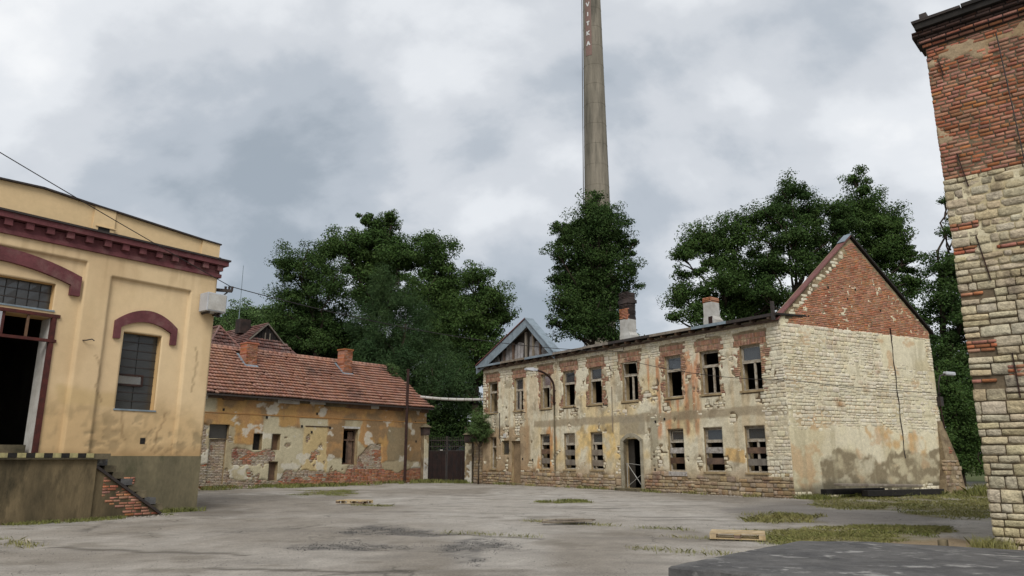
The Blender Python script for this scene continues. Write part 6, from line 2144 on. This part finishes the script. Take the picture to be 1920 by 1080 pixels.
# ------------------------------------------------------------------ grass, weeds, gravel
def blades(name, label, pts, mat, h0, h1, w, seed, lean=0.45):
    rng = np.random.default_rng(seed)
    n = len(pts)
    P = np.stack([pts[:, 0], pts[:, 1], gz(pts[:, 0], pts[:, 1]) - 0.01], 1)
    h = rng.uniform(h0, h1, n)
    a = rng.uniform(0, 2 * math.pi, n)
    side = np.stack([np.cos(a), np.sin(a), np.zeros(n)], 1) * (w * rng.uniform(0.6, 1.4, n))[:, None]
    ln = rng.normal(size=(n, 2)) * lean
    tip = P + np.stack([ln[:, 0] * h, ln[:, 1] * h, h], 1)
    mid = P + np.stack([ln[:, 0] * h * 0.3, ln[:, 1] * h * 0.3, h * 0.6], 1)
    V = np.stack([P - side, P + side, mid + side * 0.7, tip, mid - side * 0.7], 1).reshape(-1, 3)
    F = np.arange(5 * n).reshape(-1, 5)
    o = obj(name, mesh_arrays(name, V, [F], mat), None, 'stuff')
    o['label'], o['category'] = label, 'grass'
    return o


def scatter(poly, n, seed, amp=0.4, sc=1.2, thr=0.0, ns=1.5):
    rng = np.random.default_rng(seed)
    poly = np.array(poly)
    lo, hi = poly.min(0) - amp, poly.max(0) + amp
    p = rng.uniform(lo, hi, (n * 4, 2))
    w = soft_poly(p[:, 0], p[:, 1], [tuple(q) for q in poly], amp, sc, seed, 0.1)
    k = fbm(p[:, 0] * ns, p[:, 1] * ns, seed + 9, 3)
    keep = (rng.uniform(size=len(p)) < w) & (k + rng.uniform(-0.1, 0.1, len(p)) > thr)
    return p[keep][:n]


blades('grass_patch', 'yellowish grass patch beside the pallet behind the dark slab', scatter(GRASS2, 20000, 801, 0.6, 1.1, 0.43), M_grass, 0.015, 0.07, 0.007, 811, 0.9)
blades('weeds', 'sprinkled green weeds in the grass behind the slab', scatter(GRASS2, 5000, 802, 0.5, 1.3, 0.52), M_weed, 0.02, 0.09, 0.010, 812, 0.9)
blades('grass_patch', 'small dry grass strip in front of the gable', scatter(GRASS1, 5000, 803, 0.8, 0.9, 0.47), M_grass, 0.03, 0.14, 0.009, 813, 0.7)
blades('lawn', 'mown grass along the foot of the gable', scatter(LAWN, 30000, 804, 0.35, 1.0, 0.38), M_grass, 0.02, 0.10, 0.012, 814, 0.9)
blades('tall_grass', 'tall green grass at the edge of the bushes right of the gable', scatter([(19.5, 32.6), (25, 36), (28, 37), (26, 31), (21, 30.5)], 9000, 805, 0.5, 1.0, 0.4), M_weed, 0.15, 0.6, 0.014, 815, 0.35)
blades('grass_patch', 'thin green grass in the middle of the yard', scatter(PATCH3, 2600, 806, 0.7, 1.1, 0.45), M_weed, 0.03, 0.12, 0.012, 816, 0.7)
blades('grass_patch', 'grassy patch near the low house', scatter(PATCHC, 5000, 807, 1.6, 0.7, 0.47), M_weed, 0.01, 0.06, 0.013, 817, 0.9)


def strip(M, x0, x1, y0, y1, n, seed, thr=0.45):
    rng = np.random.default_rng(seed)
    x, y = rng.uniform(x0, x1, n * 2), y0 + (y1 - y0) * rng.uniform(0, 1, n * 2) ** 1.6
    k = fbm(x * 1.1, y * 1.1, seed, 3) > thr
    x, y = x[k][:n], y[k][:n]
    A_ = np.array(M)
    return np.stack([A_[0, 0] * x + A_[0, 1] * y + A_[0, 3], A_[1, 0] * x + A_[1, 1] * y + A_[1, 3]], 1)


blades('weeds', 'weeds along the foot of the low house', strip(CM, -18, 0.3, -0.1, -1.7, 4000, 821, 0.5), M_weed, 0.03, 0.28, 0.016, 822, 0.5)
blades('weeds', 'weeds along the foot of the long house', strip(BM, -22.5, 0.2, -0.08, -0.5, 2500, 823, 0.52), M_grass, 0.03, 0.22, 0.012, 824, 0.5)
blades('weeds', 'weeds along the foot of the gable', strip(GM, -0.2, 10.5, -0.1, -1.3, 3500, 825, 0.5), M_weed, 0.04, 0.24, 0.014, 826, 0.5)
blades('weeds', 'weeds along the foot of the loading dock', strip(HM, -9.0, -1.5, -1.52, -2.0, 2200, 827, 0.47), M_weed, 0.01, 0.12, 0.008, 828, 0.6)
blades('weeds', 'weeds at the foot of the yellow hall plinth', strip(HM, -2.4, 0.2, -0.14, -0.5, 1200, 829, 0.4), M_weed, 0.02, 0.2, 0.008, 830, 0.6)
blades('weeds', 'weeds before the rusty gate', scatter([(-6.2, 50.9), (-2.6, 49.9), (-2.8, 49.2), (-6.1, 49.6)], 2500, 831, 0.4, 1.2, 0.4), M_weed, 0.04, 0.3, 0.016, 832, 0.5)
blades('dry_tuft', 'dry grass tuft at the corner of the stone building', scatter([(8.45, 14.1), (9.0, 14.75), (9.3, 14.3), (8.75, 13.75)], 900, 833, 0.2, 2.0, 0.3), M_grass, 0.04, 0.26, 0.006, 834, 0.45)
cr = []
for k, (a0, b0, a1, b1, n_) in enumerate(((2.2, 14.3, 4.2, 13.2, 500), (3.4, 16.4, 5.0, 15.5, 300), (0.4, 20.3, 2.6, 19.0, 700), (3.0, 18.5, 4.2, 17.8, 250), (-5.6, 26.8, -4.2, 26.2, 600), (5.2, 17.6, 6.2, 16.9, 400), (-1.6, 17.4, 0.6, 16.4, 350), (-10.6, 15.6, -8.8, 14.2, 500))):
    rng = np.random.default_rng(900 + k)
    t = rng.uniform(0, 1, n_)
    cr.append(np.stack([a0 + (a1 - a0) * t + rng.normal(size=n_) * 0.12, b0 + (b1 - b0) * t + rng.normal(size=n_) * 0.16], 1))
blades('weeds', 'thin weeds growing in cracks of the yard', np.concatenate(cr), M_grass, 0.015, 0.10, 0.005, 840, 0.7)


def pebbles(name, label, pts, smin, smax, mat, seed):
    rng = np.random.default_rng(seed)
    n = len(pts)
    oct_ = np.array([(1, 0, 0), (0, 1, 0), (-1, 0, 0), (0, -1, 0), (0, 0, 0.7), (0, 0, -0.4)])
    F = np.array([(0, 1, 4), (1, 2, 4), (2, 3, 4), (3, 0, 4), (1, 0, 5), (2, 1, 5), (3, 2, 5), (0, 3, 5)])
    s = rng.uniform(smin, smax, n) * rng.uniform(0.5, 1, n)
    a = rng.uniform(0, 6.28, n)
    j = rng.uniform(0.6, 1.3, (n, 6, 3))
    O = oct_[None] * j * s[:, None, None]
    x = O[..., 0] * np.cos(a)[:, None] - O[..., 1] * np.sin(a)[:, None]
    y = O[..., 0] * np.sin(a)[:, None] + O[..., 1] * np.cos(a)[:, None]
    V = np.stack([x + pts[:, 0:1], y + pts[:, 1:2], O[..., 2] + (gz(pts[:, 0], pts[:, 1]))[:, None]], -1).reshape(-1, 3)
    Fs = (F[None] + (np.arange(n) * 6)[:, None, None]).reshape(-1, 3)
    o = obj(name, mesh_arrays(name, V, [Fs], mat), None, 'stuff')
    o['label'], o['category'] = label, 'gravel'


M_gravel = pmat('dark_gravel', lin(84, 82, 82, K), lin(62, 60, 60, K), scale=6, island=0.4, mottle=0.2)
M_gravel_p = pmat('pale_gravel', lin(170, 160, 146, K), lin(136, 126, 112, K), scale=4, island=0.3, mottle=0.2)
pp = np.concatenate([scatter(p, 900, 850 + i, 0.9, 1.2, 0.40, 3) for i, p in enumerate(DARKS)])
pebbles('gravel', 'dark gravel in the worn patches of the yard', pp, 0.006, 0.018, M_gravel, 860)
rng = np.random.default_rng(861)
q = np.stack([rng.uniform(-14, 12, 5000), 9 + 37 * rng.uniform(0, 1, 5000) ** 1.6], 1)
pebbles('gravel', 'loose pale pebbles scattered over the yard', q, 0.005, 0.018, M_gravel_p, 862)
q = np.stack([rng.uniform(-14, 12, 16000), 9 + 37 * rng.uniform(0, 1, 16000) ** 1.5], 1)
q = q[fbm(q[:, 0] * 0.5, q[:, 1] * 0.4, 333, 4) > 0.5]
pebbles('gravel', 'dark grit scattered over the yard', q, 0.004, 0.014, M_gravel, 869)
pebbles('rubble', 'crumbs of fallen plaster along the long house', strip(BM, -22.5, 0.2, -0.05, -0.9, 2200, 863, 0.42), 0.01, 0.06, M_gravel_p, 864)
pebbles('rubble', 'crumbs of fallen plaster along the low house', strip(CM, -18, 0.3, -0.05, -0.9, 1400, 865, 0.42), 0.015, 0.07, M_gravel_p, 866)
pebbles('rubble', 'broken bits at the foot of the dock stair', strip(HM, -3.6, -1.4, -1.45, -1.9, 260, 867, 0.3), 0.01, 0.06, M_gravel_p, 868)
rk = random.Random(31)
for k, (x, y, s) in enumerate(((-10.2, 15.0, 0.10), (-9.75, 14.75, 0.08), (-9.5, 15.1, 0.06), (-10.0, 14.6, 0.07))):
    V_, F_ = STONES[k]
    me = mesh_arrays('rock', (V_ - np.array([0, 0.5, 0]))[:, [0, 2, 1]] * np.array([2.2, 1.6, -1.1]) * s, F_, M_gravel_p)
    o = obj('rock', me)
    o.location, o.rotation_euler = (x, y, s * 0.35), (0, 0, rk.uniform(0, 6))
    tag(o, ('largest pale broken stone in the weeds at the left edge', 'pale broken stone right of the largest one at the left edge', 'smallest pale broken stone in the weeds at the left edge', 'pale broken stone nearest to the viewer at the left edge')[k], 'stone', 'stones in the left foreground')
V_, F_ = STONES[2]
for k, (x, y, z, s, lab) in enumerate(((8.15, 14.55, 0.04, 0.12, 'small flat stone lying in front of the stone building corner'),)):
    V_, F_ = BRICKS[k]
    me = mesh_arrays('rock', (V_ - np.array([0, 0.5, 0]))[:, [0, 2, 1]] * np.array([1.6, 1.1, -1.0]) * s, F_, M_concrete)
    o = obj('rock', me)
    o.location, o.rotation_euler = (x, y, z), (0, 0, 0.7)
    tag(o, lab, 'stone')
